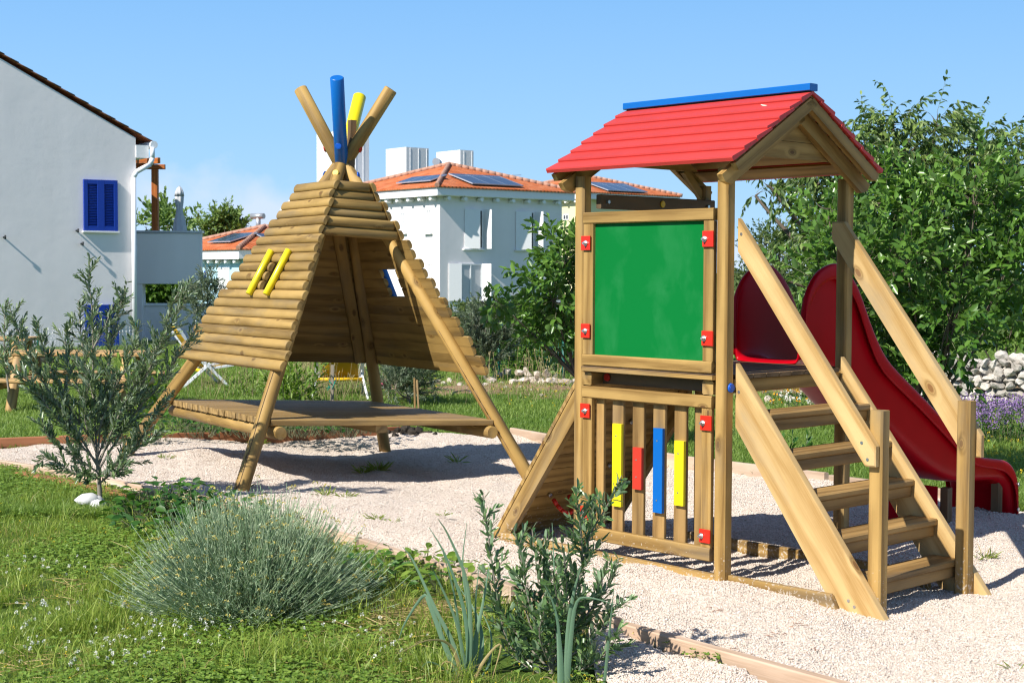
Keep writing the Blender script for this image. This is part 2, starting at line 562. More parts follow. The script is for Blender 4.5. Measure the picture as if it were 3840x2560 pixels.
PIT = np.array([(-6.2, 14.3), (-4.9, 13.2), (-3.86, 12.25), (-2.1, 10.45), (-.9, 8.85), (-.43, 8.22), (.49, 6.86), (1.19, 6.08), (2.2, 4.8), (3, 3.9), (7, 4.5), (6.5, 7.6), (5, 9.5), (3.76, 10.97), (2.56, 12.3), (.02, 16.4), (-1.26, 16.5), (-4.87, 14.3), (-6.2, 14.0)])
PATH = np.array([(.36, 6.9), (.47, 6.83), (1.12, 5.98), (2.15, 4.75), (2.9, 3.9), (1.2, 3.6), (.7, 4.6), (.42, 5.6)])


def inside(P, x, y):
    r = np.zeros(np.shape(x), bool)
    n = len(P)
    for i in range(n):
        (x0, y0), (x1, y1) = P[i], P[(i + 1) % n]
        c = ((y0 > y) != (y1 > y)) & (x < (x1 - x0) * (y - y0) / (y1 - y0 + 1e-12) + x0)
        r ^= c
    return r


def gravel_z(x, y):
    d = np.exp(-((x - 1.2) ** 2 + (y - 7.6) ** 2) / .5) * .018
    return G(x, y) + .012 + .05 * (vn(x, y, 1.1, 1) - .5) + .045 * (vn(x, y, 2.7, 2) - .5) + .022 * (vn(x, y, 6.5, 3) - .5) + .008 * (vn(x, y, 19, 4) - .5) + d


def graded(lo, hi, step, end, f=1.14):
    a = list(np.arange(lo, hi, step))
    s = step
    while a[-1] < end:
        s *= f
        a.append(a[-1] + s)
    return np.array(a)


def grid(X, Y):
    gx, gy = np.meshgrid(X, Y)
    ny, nx = gx.shape
    i = (np.arange(ny - 1)[:, None] * nx + np.arange(nx - 1)[None, :]).ravel()
    return gx, gy, np.stack([i, i + 1, i + nx + 1, i + nx], 1)


def ground_mat():
    t = NT('grassy_soil')
    co = t.n('ShaderNodeTexCoord')
    p = (co, 'Object')
    n1 = t.noise(p, .9, 5, .6)
    n2 = t.noise(p, 9, 5, .7)
    n3 = t.noise(p, .16, 3)
    green = t.ramp((n2, 0), [(.3, (.040, .075, .012)), (.55, (.075, .125, .022)), (.75, (.12, .15, .035))])
    soil = t.ramp((n2, 0), [(.3, (.19, .11, .06)), (.7, (.40, .28, .18))])
    sx = t.n('ShaderNodeSeparateXYZ', {0: p})
    # the bare bed along the rubble rows
    bed = t.math('SUBTRACT', 1.0, t.math('MULTIPLY', t.math('ABSOLUTE', t.math('SUBTRACT', (sx, 1), 23.5)), .34))
    bed2 = t.math('GREATER_THAN', (sx, 0), -2.2)
    f = t.math('ADD', t.math('MULTIPLY', t.math('MAXIMUM', bed, 0.0), t.math('MULTIPLY', bed2, .20)), (n1, 0))
    m = t.mix(t.ramp(f, [(.60, (0, 0, 0)), (.70, (1, 1, 1))]), (green, 0), (soil, 0))
    t.bsdf((m, 2), .95, t.bump((n2, 0), .7, .04), .1)
    return t.m


def gravel_mat():
    t = NT('white_gravel')
    co = t.n('ShaderNodeTexCoord')
    p = (co, 'Object')
    jit = t.noise(p, 30, 2)
    pv = t.n('ShaderNodeVectorMath', {0: p, 1: (jit, 1)}, operation='ADD')
    v = t.n('ShaderNodeTexVoronoi', {'Vector': p, 'Scale': 62.0})
    v2 = t.n('ShaderNodeTexVoronoi', {'Vector': p, 'Scale': 105.0})
    cc = t.n('ShaderNodeSeparateColor', {0: (v, 'Color')})
    c = t.ramp((cc, 0), [(0, (.49, .41, .335)), (.25, (.60, .515, .435)), (.7, (.655, .57, .49)), (1, (.72, .65, .575))])
    big = t.noise(p, .7, 4)
    c2 = t.mix(t.ramp((big, 0), [(.35, (0, 0, 0)), (.7, (.35, .35, .35))]), (c, 0), (.60, .50, .42, 1))
    h = t.math('SUBTRACT', 1.0, t.math('ADD', t.math('MULTIPLY', (v, 'Distance'), 1.0), t.math('MULTIPLY', (v2, 'Distance'), .5)))
    t.bsdf((c2, 2), .9, t.bump(h, .7, .010), .2)
    return t.m


M['ground'] = ground_mat()
M['gravel'] = gravel_mat()
X = graded(0, 7, .14, 900)
X = np.concatenate([-X[:0:-1], X])
Y = np.concatenate([np.array([-40, -12, -3, 0, 2, 3]), graded(3.5, 18, .14, 1800)])
gx, gy, q = grid(X, Y)
gz = G(gx, gy) + .035 * (vn(gx, gy, 1.5, 9) - .5) * np.exp(-gy / 60)
gz = np.where(inside(PIT, gx, gy) | inside(PATH, gx, gy), gz - .06, gz)
o = raw('ground', np.stack([gx, gy, gz], -1).reshape(-1, 3), q, mat=M['ground'], smooth=True)
o['kind'] = 'structure'


def gravel_sheet(name, P, step):
    lo, hi = P.min(0), P.max(0)
    gx, gy, q = grid(np.arange(lo[0], hi[0] + step, step), np.arange(lo[1], hi[1] + step, step))
    z = gravel_z(gx, gy)
    fx, fy = gx.ravel(), gy.ravel()
    ok = inside(P, fx, fy)
    q = q[ok[q].any(1)]
    used = np.unique(q)
    mp = np.zeros(len(fx), np.int64)
    mp[used] = np.arange(len(used))
    o = raw(name, np.stack([fx, fy, z.ravel()], 1)[used], mp[q], mat=M['gravel'], smooth=True)
    o['kind'] = 'structure'
    return o


gravel_sheet('gravel_pit', PIT, .035)
gravel_sheet('gravel_path', PATH, .035)


def scatter(P, n, power=1.6):
    """random points in polygon P, denser near the camera"""
    lo, hi = P.min(0), P.max(0)
    x, y = RG.uniform(lo[0], hi[0], n * 5), RG.uniform(max(lo[1], 4.6), hi[1], n * 5)
    k = inside(P, x, y) & (RG.random(n * 5) < (5.2 / np.maximum(y, 5.2)) ** power) & (np.abs(x) < y * .37 + .2)
    return x[k][:n], y[k][:n]


def pebbles(name, x, y, z, r, mat):
    n = len(x)
    base = np.array([(1, 0, 0), (0, 1, 0), (-1, 0, 0), (0, -1, 0), (0, 0, 1), (0, 0, -1)], float)
    V = base[None] * RG.uniform(.6, 1.25, (n, 6, 1)) * r[:, None, None]
    V += RG.normal(0, .18, (n, 6, 3)) * r[:, None, None]
    V[:, :, 2] *= .75
    a = RG.uniform(0, 2 * PI, n)
    ca, sa = np.cos(a)[:, None], np.sin(a)[:, None]
    V = np.stack([V[:, :, 0] * ca - V[:, :, 1] * sa, V[:, :, 0] * sa + V[:, :, 1] * ca, V[:, :, 2]], -1)
    V += np.stack([x, y, z], -1)[:, None]
    T = np.array([(0, 1, 4), (1, 2, 4), (2, 3, 4), (3, 0, 4), (1, 0, 5), (2, 1, 5), (3, 2, 5), (0, 3, 5)])
    T = (T[None] + (np.arange(n) * 6)[:, None, None]).reshape(-1, 3)
    rn = np.repeat(RG.random(n), 6)
    return raw(name, V.reshape(-1, 3), tris=T, mat=mat, rnd=rn)


def pebble_mat():
    t = NT('loose_gravel')
    c = t.ramp((t.attr('rnd'), 'Fac'), [(0, (.37, .28, .22)), (.06, (.52, .43, .355)), (.4, (.62, .53, .45)), (.8, (.67, .585, .505)), (1, (.74, .68, .61))])
    t.bsdf((c, 0), .9, None, .2)
    return t.m


M['loose'] = pebble_mat()
px, py = scatter(PIT, 430000, 1.35)
p2x, p2y = scatter(PATH, 48000, 0)
px, py = np.concatenate([px, p2x]), np.concatenate([py, p2y])
pr = RG.gamma(5, .00058, len(px)) + .0021
pebbles('gravel_stones', px, py, gravel_z(px, py) + pr * .25, pr, M['loose'])['kind'] = 'stuff'
tag(bpy.data.objects['gravel_stones'], 'pale pinkish crushed gravel covering the play area', 'gravel')

# ------------------------------------------------------------------ timber edging


def edging(pts, label, mat, th=.05, top=.085, deep=.16, grp='timber boards edging the gravel'):
    """one straight board per call, between two ground points"""
    (x0, y0), (x1, y1) = pts
    z0, z1 = float(G(x0, y0)), float(G(x1, y1))
    b = MB()
    d = nrm((x1 - x0, y1 - y0, 0))
    h = top + deep
    b.beam((x0, y0, z0 + top - h / 2), (x1, y1, z1 + top - h / 2), th, h, (-d[1], d[0], 0), .006)
    c = np.array([(x0 + x1) / 2, (y0 + y1) / 2, (z0 + z1) / 2])
    o = b.build('edging_board', mat)
    o.data.transform(Matrix.Translation([-float(v) for v in c]))
    o.location = [float(v) for v in c]
    return tag(o, label, 'edging board', grp)


E_ = M['edging_wood']
edging([(-5.6, 13.85), (-3.95, 12.35)], 'weathered edging board at far left, between lawn and gravel left of the olive sapling', E_)
edging([(-3.92, 12.32), (-2.05, 10.48)], 'pale edging board running behind the foot of the olive sapling', E_, th=.06)
edging([(-2.02, 10.42), (-.92, 8.93)], 'edging board mostly hidden behind the silvery curry bush', E_)
edging([(-.89, 8.87), (.02, 7.58)], 'pale edging board with green weeds along its lawn side, right of the curry bush', E_)
edging([(.05, 7.52), (.50, 6.90)], 'short edging board hidden behind the foreground olive shrub', E_)
edging([(.53, 6.86), (2.4, 4.52)], 'pale edging board at the bottom edge of the photo with gravel on both sides', E_, th=.055, top=.075)
R_ = M['red_edging_wood']
edging([(-6.1, 13.85), (-4.2, 14.72)], 'reddish brown edging board behind the olive sapling at far left', R_, top=.11)
edging([(-4.18, 14.75), (-2.75, 15.55)], 'reddish brown edging board behind the left leg of the log hut', R_, top=.11)
edging([(-2.73, 15.57), (-1.24, 16.52)], 'reddish brown edging board ending under the back of the log hut platform', R_, top=.11)
edging([(-.0, 16.4), (.62, 15.45)], 'pale edging board seen between the log hut and the climbing ramp', E_, top=.11)
edging([(.65, 15.4), (1.62, 13.85)], 'edging board behind the slatted gate of the play tower', E_, top=.11)
edging([(1.64, 13.8), (2.6, 12.25)], 'pale edging board behind the stair stringer of the play tower', E_, top=.11)
edging([(2.62, 12.2), (3.35, 11.35)], 'edging board behind the stair treads beside the slide', E_, top=.10)
# terracotta strip on the lawn side of the left board
b = MB()
b.beam((-4.05, 12.25, -.0), (-2.2, 10.43, -.0), .12, .07, (.7, .7, 0), .01)
tag(b.build('terracotta_edging', M['red_edging_wood']), 'rusty red strip on the lawn side of the pale edging board', 'edging')

# ------------------------------------------------------------------ play tower
YAW = .7464
TO = (1.1345, 7.917, 0.0)
SP, TT, W = 1.065, 1.088, .075
tower = thing('play_tower', 'wooden play tower with red shingle roof, green chalkboard, stairs and red slide', 'play tower', TO, YAW)
TW, SW, TR = M['tower_wood'], M['stair_wood'], M['tread_wood']
# local axes: x = b (towards the slide), y = a (towards the climbing ramp)
for (b0, a0, top) in ((0, 0, 2.25), (0, SP, 2.25), (TT, 0, 2.24), (TT, SP, 2.24)):
    m = MB()
    m.box((b0, a0, -.12), (b0 + W, a0 + W, top), 2, .011, r=random.uniform(.3, .7))
    m.build('post', TW, tower)
# roof: two slopes of clapboards
RB, RZ, EB, EZ = .582, 2.685, -.095, 2.278
sl = nrm((RB - EB, RZ - EZ))
slen = math.hypot(RB - EB, RZ - EZ)
for side in (0, 1):
    m, lin = MB(), MB()
    def sp(s_, n_):
        b_, z_ = EB + sl[0] * s_ - sl[1] * n_, EZ + sl[1] * s_ + sl[0] * n_
        return (b_ if side == 0 else 2 * RB - b_, z_)
    for i in range(7):
        s0 = i * slen / 7 - .004
        s1 = min(s0 + slen / 7 + .028, slen)
        e = random.uniform(-.004, .004)
        poly = [(s0, .016), (s0 + .004, .023), (s1, .004), (s1, -.010), (s0, -.004)]
        P3 = [(sp(a_, b_)[0], -.12 + e, sp(a_, b_)[1]) for a_, b_ in poly]
        Gc = [(0, a_ * 1, b_) for a_, b_ in poly] + [(1.385, a_, b_) for a_, b_ in poly]
        m.prism(P3, (0, 1.385, 0), G=Gc)
    for i in range(6):
        s0, s1 = i * slen / 6 + .002 + .03, (i + 1) * slen / 6 - .001
        poly = [(s0, -.008), (s1, -.008), (s1, -.022), (s0, -.022)]
        P3 = [(sp(a_, b_)[0], -.10, sp(a_, b_)[1]) for a_, b_ in poly]
        Gc = [(0, a_, b_) for a_, b_ in poly] + [(1.34, a_, b_) for a_, b_ in poly]
        lin.prism(P3, (0, 1.345, 0), G=Gc)
    rs = m.build('roof_slope', M['roof_red'], tower)
    lin.build('roof_lining', TW, rs)
    for a0, a1, n0, n1, s0, s1 in ((-.113, -.078, -.023, -.085, .01, slen - .03), (-.040, -.003, -.060, -.145, -.035, slen - .06), (SP + W + .003, SP + W + .04, -.060, -.145, -.035, slen - .06), (1.222, 1.257, -.023, -.085, .01, slen - .03)):
        m = MB()
        poly = [(s0, n0), (s1, n0), (s1 + (.02 if n1 < -.1 else .04), n1), (s0 + .045, n1), (s0 + .005, n0 - .045)]
        P3 = [(sp(a_, b_)[0], a0, sp(a_, b_)[1]) for a_, b_ in poly]
        Gc = [(a_, 0, b_) for a_, b_ in poly] + [(a_, a1 - a0, b_) for a_, b_ in poly]
        m.prism(P3, (0, a1 - a0, 0), G=Gc)
        m.build('rafter', TW, tower)
m = MB()
c_ = np.array((EB + sl[0] * slen * .80 - sl[1] * .016, .105, EZ + sl[1] * slen * .80 + sl[0] * .016))
m.prism([c_ + np.array((sl[0] * q[1], q[0], sl[1] * q[1])) for q in ((-.028, -.008), (-.012, -.002), (.02, .010), (.03, .014), (.024, .004), (.0, -.010), (-.02, -.014))], (-.002 * sl[1], 0, .002 * sl[0]))
m.build('chip', M['white_flower'], tower, 'white chip in the red paint')
m = MB()
m.box((RB - .036, -.122, RZ + .004), (RB + .036, 1.268, RZ + .044), 1, .004, r=.5)
m.build('ridge_cap', M['blue'], tower)
for a0 in (.008, SP + .01):
    m = MB()
    for z0, z1 in ((2.325, 2.418), (2.421, 2.53)):
        hw0, hw1 = (2.60 - z0) / .61, (2.60 - z1) / .61
        P3 = [(RB - hw0, a0, z0), (RB + hw0, a0, z0), (RB + hw1, a0, z1), (RB - hw1, a0, z1)]
        Gc = [(p[0], 0, p[2]) for p in P3] + [(p[0], .02, p[2]) for p in P3]
        m.prism(P3, (0, .02, 0), G=Gc)
    m.build('gable_board', TW, tower)
m = MB()
m.beam((TT - .16, SP + .035, 2.33), (TT + .01, SP + .035, 2.17), .035, .05, (0, 1, 0), .003)
m.build('brace', TW, tower)
# plate under the far eave
for b0 in ():
    m = MB()
    m.box((b0, W + .002, 2.20), (b0 + .037, SP - .002, 2.262), 1, .004)
    m.build('eave_beam', TW, tower)
# chalkboard panel
pn = MB()
pn.box((-.006, W + .014, 1.974), (.034, SP - .003, 2.040), 1, .006)
pn.box((-.006, W + .017, 1.153), (.034, SP - .003, 1.219), 1, .006)
pn.box((-.002, SP - .078, 1.220), (.034, SP - .002, 1.973), 2, .005)
pn.box((-.002, W + .016, 1.220), (.034, W + .086, 1.973), 2, .005)
pan = pn.build('chalkboard_frame', TW, tower)
m = MB()
m.box((.022, W + .084, 1.216), (.032, SP - .076, 1.976), 2, .001)
m.build('chalkboard', M['chalk'], pan)
# red brackets with bolts
for a0, a1, z0, z1, mat in ((.080, .155, 1.832, 1.918, 'red'), (.078, .154, 1.303, 1.384, 'red'), (.994, 1.066, 1.821, 1.904, 'red'), (.994, 1.064, 1.314, 1.396, 'red'), (.081, .157, .848, .928, 'red'), (.084, .158, .240, .314, 'red_splash'), (.992, 1.066, .849, .932, 'red'), (.989, 1.066, .255, .332, 'red')):
    m = MB()
    m.box((-.016, a0, z0), (-.0075, a1, z1), 1, .002, r=.5)
    br = m.build('bracket', M[mat], tower, 'gravel splashed red bracket plate' if mat == 'red_splash' else None)
    ac, zc = ((a0 + .058) if a0 < .5 else (a0 + .034)), (z0 + z1) / 2
    m = MB()
    m.rod((-.0165, ac, zc), (-.021, ac, zc), .016, n=12)
    m.rod((-.0205, ac, zc), (-.032, ac, zc), .0105, n=6, smooth=False)
    m.rod((-.0315, ac, zc), (-.042, ac, zc), .006, n=8)
    m.build('bolt', M['steel'], br)
# deck
m = MB()
for i in range(10):
    y0 = .0 + i * .1135 - .016
    a0, a1 = (W + .004, SP - .004) if y0 < W or y0 + .112 > TT else (-.022, SP + .05)
    m.box((y0 + .0015, a0, 1.128), (y0 + .112, a1, 1.150), 1, .004)
m.build('deck', M['deck_wood'], tower)
m = MB()
m.box((-.024, W - .004, 1.121), (.06, SP - .016, 1.1435), 1, .003)
m.build('front_shelf', TW, tower)
for a0 in (.088, .997):
    m = MB()
    m.box((.006, a0, 1.040), (TT - .01, a0 + .075, 1.1145), 0, .007)
    m.build('deck_joist', TW, tower)
m = MB()
m.box((.10, .166, 1.045), (.14, .994, 1.118), 1, .004)
m.build('deck_joist', M['deck_wood'], tower)
for a0 in (.002, SP + .033):
    m = MB()
    m.box((W + .002, a0, 1.052), (TT - .002, a0 + .04, 1.127), 0, .005)
    m.build('deck_beam', TW, tower)
# slatted gate
gt = MB()
gt.box((-.006, W + .015, .966), (.034, SP - .002, 1.034), 1, .006)
gt.box((-.006, W + .018, .140), (.034, SP - .002, .214), 1, .006)
gt.box((-.002, SP - .076, .215), (.032, SP - .004, .965), 2, .005)
gt.box((-.002, W + .020, .215), (.032, W + .088, .965), 2, .005)
gate = gt.build('gate_frame', TW, tower)
for a0, a1 in ((.925, .985), (.772, .857), (.612, .70), (.455, .543), (.300, .387), (.180, .238)):
    m = MB()
    m.box((.036, a0, .16), (.058, a1, 1.01), 2, .003)
    m.build('slat', TR, gate)
for a0, a1, z0, z1, mt, lab in ((.765, .836, .355, .830, 'yellow', 'long yellow bar'), (.609, .677, .470, .707, 'barred', 'short red bar'), (.453, .522, .356, .829, 'blue', 'long blue bar'), (.298, .366, .415, .772, 'yellow', 'shorter yellow bar')):
    m = MB()
    m.box((.012, a0, z0), (.0355, a1, z1), 2, .003, r=.5)
    br = m.build('colour_bar', M[mt], gate, lab)
    for zz in (z0 + .07, z1 - .07):
        m = MB()
        m.rod((.0125, (a0 + a1) / 2 + .004, zz), (.0105, (a0 + a1) / 2 + .004, zz), .005, n=8)
        m.build('screw', M['steel'], br)
# ground planks
for lo, hi in (((.012, W + .002, -.12), (.052, SP - .002, .070)), ((.012, SP + W + .002, -.12), (.052, 1.80, .075)), ((.93, -.66, -.12), (.97, 1.05, .072))):
    m = MB()
    m.box(lo, hi, 1, .006)
    m.build('ground_plank', TW, tower)
# rail on the ramp side with a yellow cap
m = MB()
m.box((W + .03, SP - .042, 2.065), (TT + .05, SP - .003, 2.148), 0, .005)
rl = m.build('side_rail', M['deck_wood'], tower)
m = MB()
m.rod((.64, SP - .0425, 2.108), (.64, SP - .052, 2.108), .021, n=18, bev=.003)
m.build('cap', M['capyellow'], rl)
for bb in (.155, 1.06):
    m = MB()
    m.rod((bb, SP - .0425, 2.105), (bb, SP - .06, 2.105), .011, n=6, smooth=False)
    m.build('bolt', M['steel'], rl)


def cap(p, d, r, mat, parent):
    m = MB()
    p, d = np.array(p, float), nrm(d)
    m.rod(p, p + d * .011, r, r * .94, n=20, bev=.0025)
    m.rod(p + d * .0105, p + d * .013, r * .62, n=16)
    return m.build('cap', mat, parent)


cap((.043, -.0005, 1.082), (0, -1, 0), .026, M['capblue'], tower)
cap((.098, .955, 1.085), (-1, 0, 0), .024, M['capred'], tower)
# staircase
st = None


def slab(poly, b0, b1, name, mat, label=None, parent=tower):
    """board outline (a, z) between two b planes; the grain follows the first edge"""
    p = np.array(poly, float)
    # longest edge gives the grain
    e = np.roll(p, -1, 0) - p
    d = nrm(e[np.argmax((e ** 2).sum(1))])
    c = p.mean(0)
    G2 = [((q - c) @ d, (q - c) @ np.array((-d[1], d[0]))) for q in p]
    m = MB()
    ch = .006
    # chamfer: shrunk outline on both faces
    s_ = c + (p - c) * (1 - ch / np.maximum(np.linalg.norm(p - c, axis=1, keepdims=True), .02) * 1.6)
    n = len(p)
    rows = [(s_, b0), (p, b0 + ch), (p, b1 - ch), (s_, b1)]
    V, Gc = [], []
    for pts, bb in rows:
        for (q, g2) in zip(pts, G2):
            V.append((bb, q[0], q[1]))
            Gc.append((g2[0], g2[1], bb))
    F = [(j * n + i, j * n + (i + 1) % n, (j + 1) * n + (i + 1) % n, (j + 1) * n + i) for j in range(3) for i in range(n)]
    F += [tuple(range(n)), tuple(range(3 * n, 4 * n))]
    m.add(V, F, Gc)
    return m.build(name, mat, parent, label)


slab([(-.002, .076), (-.655, .080), (-.70, .0), (-.70, -.10), (-.002, -.10)], .030, .070, 'ground_plank', TW)
strp = [(-.003, 1.212), (-.003, .876), (-.69, -.05), (-.985, -.05)]
slab(strp, .077, .121, 'stringer', SW)
slab(strp, 1.036, 1.080, 'stringer', SW)
for i in range(5):
    z = .955 - i * .2005
    af = -.212 - i * .148
    m = MB()
    m.box((.123, af, z - .036), (1.034, af + .105, z), 0, .007)
    m.box((.123, af + .111, z - .036), (1.034, af + .178, z), 0, .005)
    m.box((.124, af + .020, z - .098), (1.033, af + .062, z - .0365), 0, .005)
    m.build('tread', TR, tower)
for b0, a0 in ((.123, -.890), (.960, -.880)):
    m = MB()
    m.box((b0, a0, -.10), (b0 + .075, a0 + .077, 1.016), 2, .010)
    m.build('newel_post', TW, tower)
slab([(-.003, 1.985), (-.003, 1.815), (-.822, .738), (-.880, .741), (-.880, .843)], .083, .121, 'handrail', SW)
slab([(.070, 1.990), (.070, 1.892), (-.81, .705), (-.905, .712), (-.905, .832), (-.012, 1.990)], 1.037, 1.077, 'handrail', SW)
for bq, pts in ((.077, ((-.74, .055), (-.775, .03), (-.03, 1.06))), (.083, ((-.80, .855), (-.835, .775), (-.03, 1.90)))):
    for a_, z_ in pts:
        m = MB()
        m.rod((bq + .0005, a_, z_), (bq - .002, a_, z_), .0085, n=10)
        m.build('screw', M['steel'], tower)
# climbing ramp
rp = thing('climbing_ramp', None, None)
rp.parent = tower
rp.rotation_euler = (0, 0, 0)
rst = [(1.142, 1.045), (1.142, .865), (1.80, -.02), (1.905, -.02)]
for b0 in (.045, 1.03):
    p = np.array(rst)
    m = MB()
    P3 = [(b0, a_, z_) for a_, z_ in rst]
    d = nrm((.763, -1.065))
    Gc = [((a_ - 1.1) * d[0] + z_ * d[1], (a_ - 1.1) * -d[1] + z_ * d[0], 0) for a_, z_ in rst]
    Gc = Gc + [(g_[0], g_[1], .045) for g_ in Gc]
    m.prism(P3, (.045, 0, 0), G=Gc)
    m.build('ramp_stringer', TW, rp)
m = MB()
d2 = np.array((.763, -1.065)) / math.hypot(.763, 1.065)
n2 = np.array((-d2[1], d2[0]))
p0 = np.array((1.142, 1.045)) + n2 * .002
for i in range(11):
    s0, s1 = i * .117 + .002, i * .117 + .1155
    pl = [p0 + d2 * s0, p0 + d2 * s1, p0 + d2 * s1 + n2 * .022, p0 + d2 * s0 + n2 * .022]
    P3 = [(.040, q_[0], q_[1]) for q_ in pl]
    Gc = [(0, s0, 0), (0, s1, 0), (0, s1, .02), (0, s0, .02)]
    m.prism(P3, (1.045, 0, 0), G=Gc + [(1.045, g_[1], g_[2]) for g_ in Gc])
m.build('ramp_boards', TW, rp)
for k, (bb, s) in enumerate(((.35, .18), (.72, .35), (.42, .55), (.75, .72), (.33, .92), (.62, 1.08))):
    m = MB()
    c = p0 + d2 * s - n2 * .003
    m.rod((bb, c[0], c[1]), (bb, c[0] - n2[0] * .02, c[1] - n2[1] * .02), .013, n=8)
    m.build('bolt', M['steel'], rp)
m = MB()
c = p0 + d2 * .93 - n2 * .01
for k in range(8):
    a0, a1 = k * PI / 7 * .9, (k + 1) * PI / 7 * .9
    f_ = lambda a: (.42 - .08 * math.cos(a) * .9, c[0] - .02 - .07 * math.sin(a), c[1] - .02 - .09 * math.sin(a))
    m.rod(f_(a0), f_(a1), .014, n=8)
m.build('climbing_handle', M['red'], rp)
# slide: cross sections lofted down the chute
top = [(1.071, 1.19), (1.071, 1.488), (1.095, 1.568), (1.152, 1.659), (1.236, 1.726), (1.365, 1.76), (1.435, 1.75), (1.53, 1.695), (1.627, 1.606), (1.723, 1.436), (1.819, 1.295), (1.932, 1.157), (2.116, 1.041), (2.397, .874), (2.60, .745), (2.802, .615), (2.96, .505), (3.088, .44), (3.212, .417), (3.449, .392), (3.555, .331), (3.628, .236), (3.643, .05), (3.643, -.10)]
bed = [(1.055, 1.156), (1.075, 1.166), (1.11, 1.170), (1.16, 1.172), (1.22, 1.170), (1.30, 1.160), (1.36, 1.135), (1.43, 1.10), (1.50, 1.06), (1.57, 1.018), (1.64, .972), (1.72, .918), (1.88, .808), (2.10, .660), (2.307, .525), (2.50, .415), (2.68, .335), (2.85, .285), (3.02, .262), (3.30, .252), (3.44, .235), (3.545, .165), (3.585, .05), (3.592, -.10)]
AL, AR = .79, .31
V, n = [], len(top)
sec = None
for i in range(n):
    tb, bd = np.array(top[i]), np.array(bed[i])
    up = tb - bd
    L = np.linalg.norm(up)
    u_ = up / L
    row = []
    lip = min(.095, L * .55)
    rr = min(.05, L * .4)
    # right wall, outer rim first: (a offset, distance above the bed)
    prof = [(-.040, L - lip), (-.043, L - .012), (-.034, L - .001), (-.012, L), (-.001, L - .012), (.006, L - lip * 1.1), (.012, rr), (.012 + rr * .3, rr * .3), (.012 + rr, 0)]
    for off, hgt in prof: row.append((AR + off, bd + u_ * hgt))
    row.append(((AL + AR) / 2, bd - u_ * .004))
    for off, hgt in reversed(prof): row.append((AL - off, bd + u_ * hgt))
    for a_, q_ in row: V.append((q_[0], a_, q_[1]))
mcols = len(V) // n
F = [(i * mcols + j, i * mcols + j + 1, (i + 1) * mcols + j + 1, (i + 1) * mcols + j) for i in range(n - 1) for j in range(mcols - 1)]
m = MB()
m.add(V, F, None, .5, True)
sd = m.build('slide', M['slide'], tower)
mod = sd.modifiers.new('sub', 'SUBSURF')
mod.levels = mod.render_levels = 2
mod = sd.modifiers.new('thick', 'SOLIDIFY')
mod.thickness = .007
for a_, b_ in ((.37, 3.50), (.37, 2.83)):
    m = MB()
    m.box((b_ - .03, a_ - .03, -.15), (b_ + .03, a_ + .03, .24), 2, .004)
    m.build('slide_leg', M['deck_wood'], sd)
m = MB()
m.box((2.70, .36, -.15), (2.708, .74, .26), 2, .001, r=.5)
m.build('skirt_panel', M['slide'], sd)
for zz in (.02, .20):
    m = MB()
    m.rod((3.612, AR - .042, zz), (3.612, AR - .052, zz), .014, n=14, bev=.002)
    m.build('bolt', M['steel'], sd)

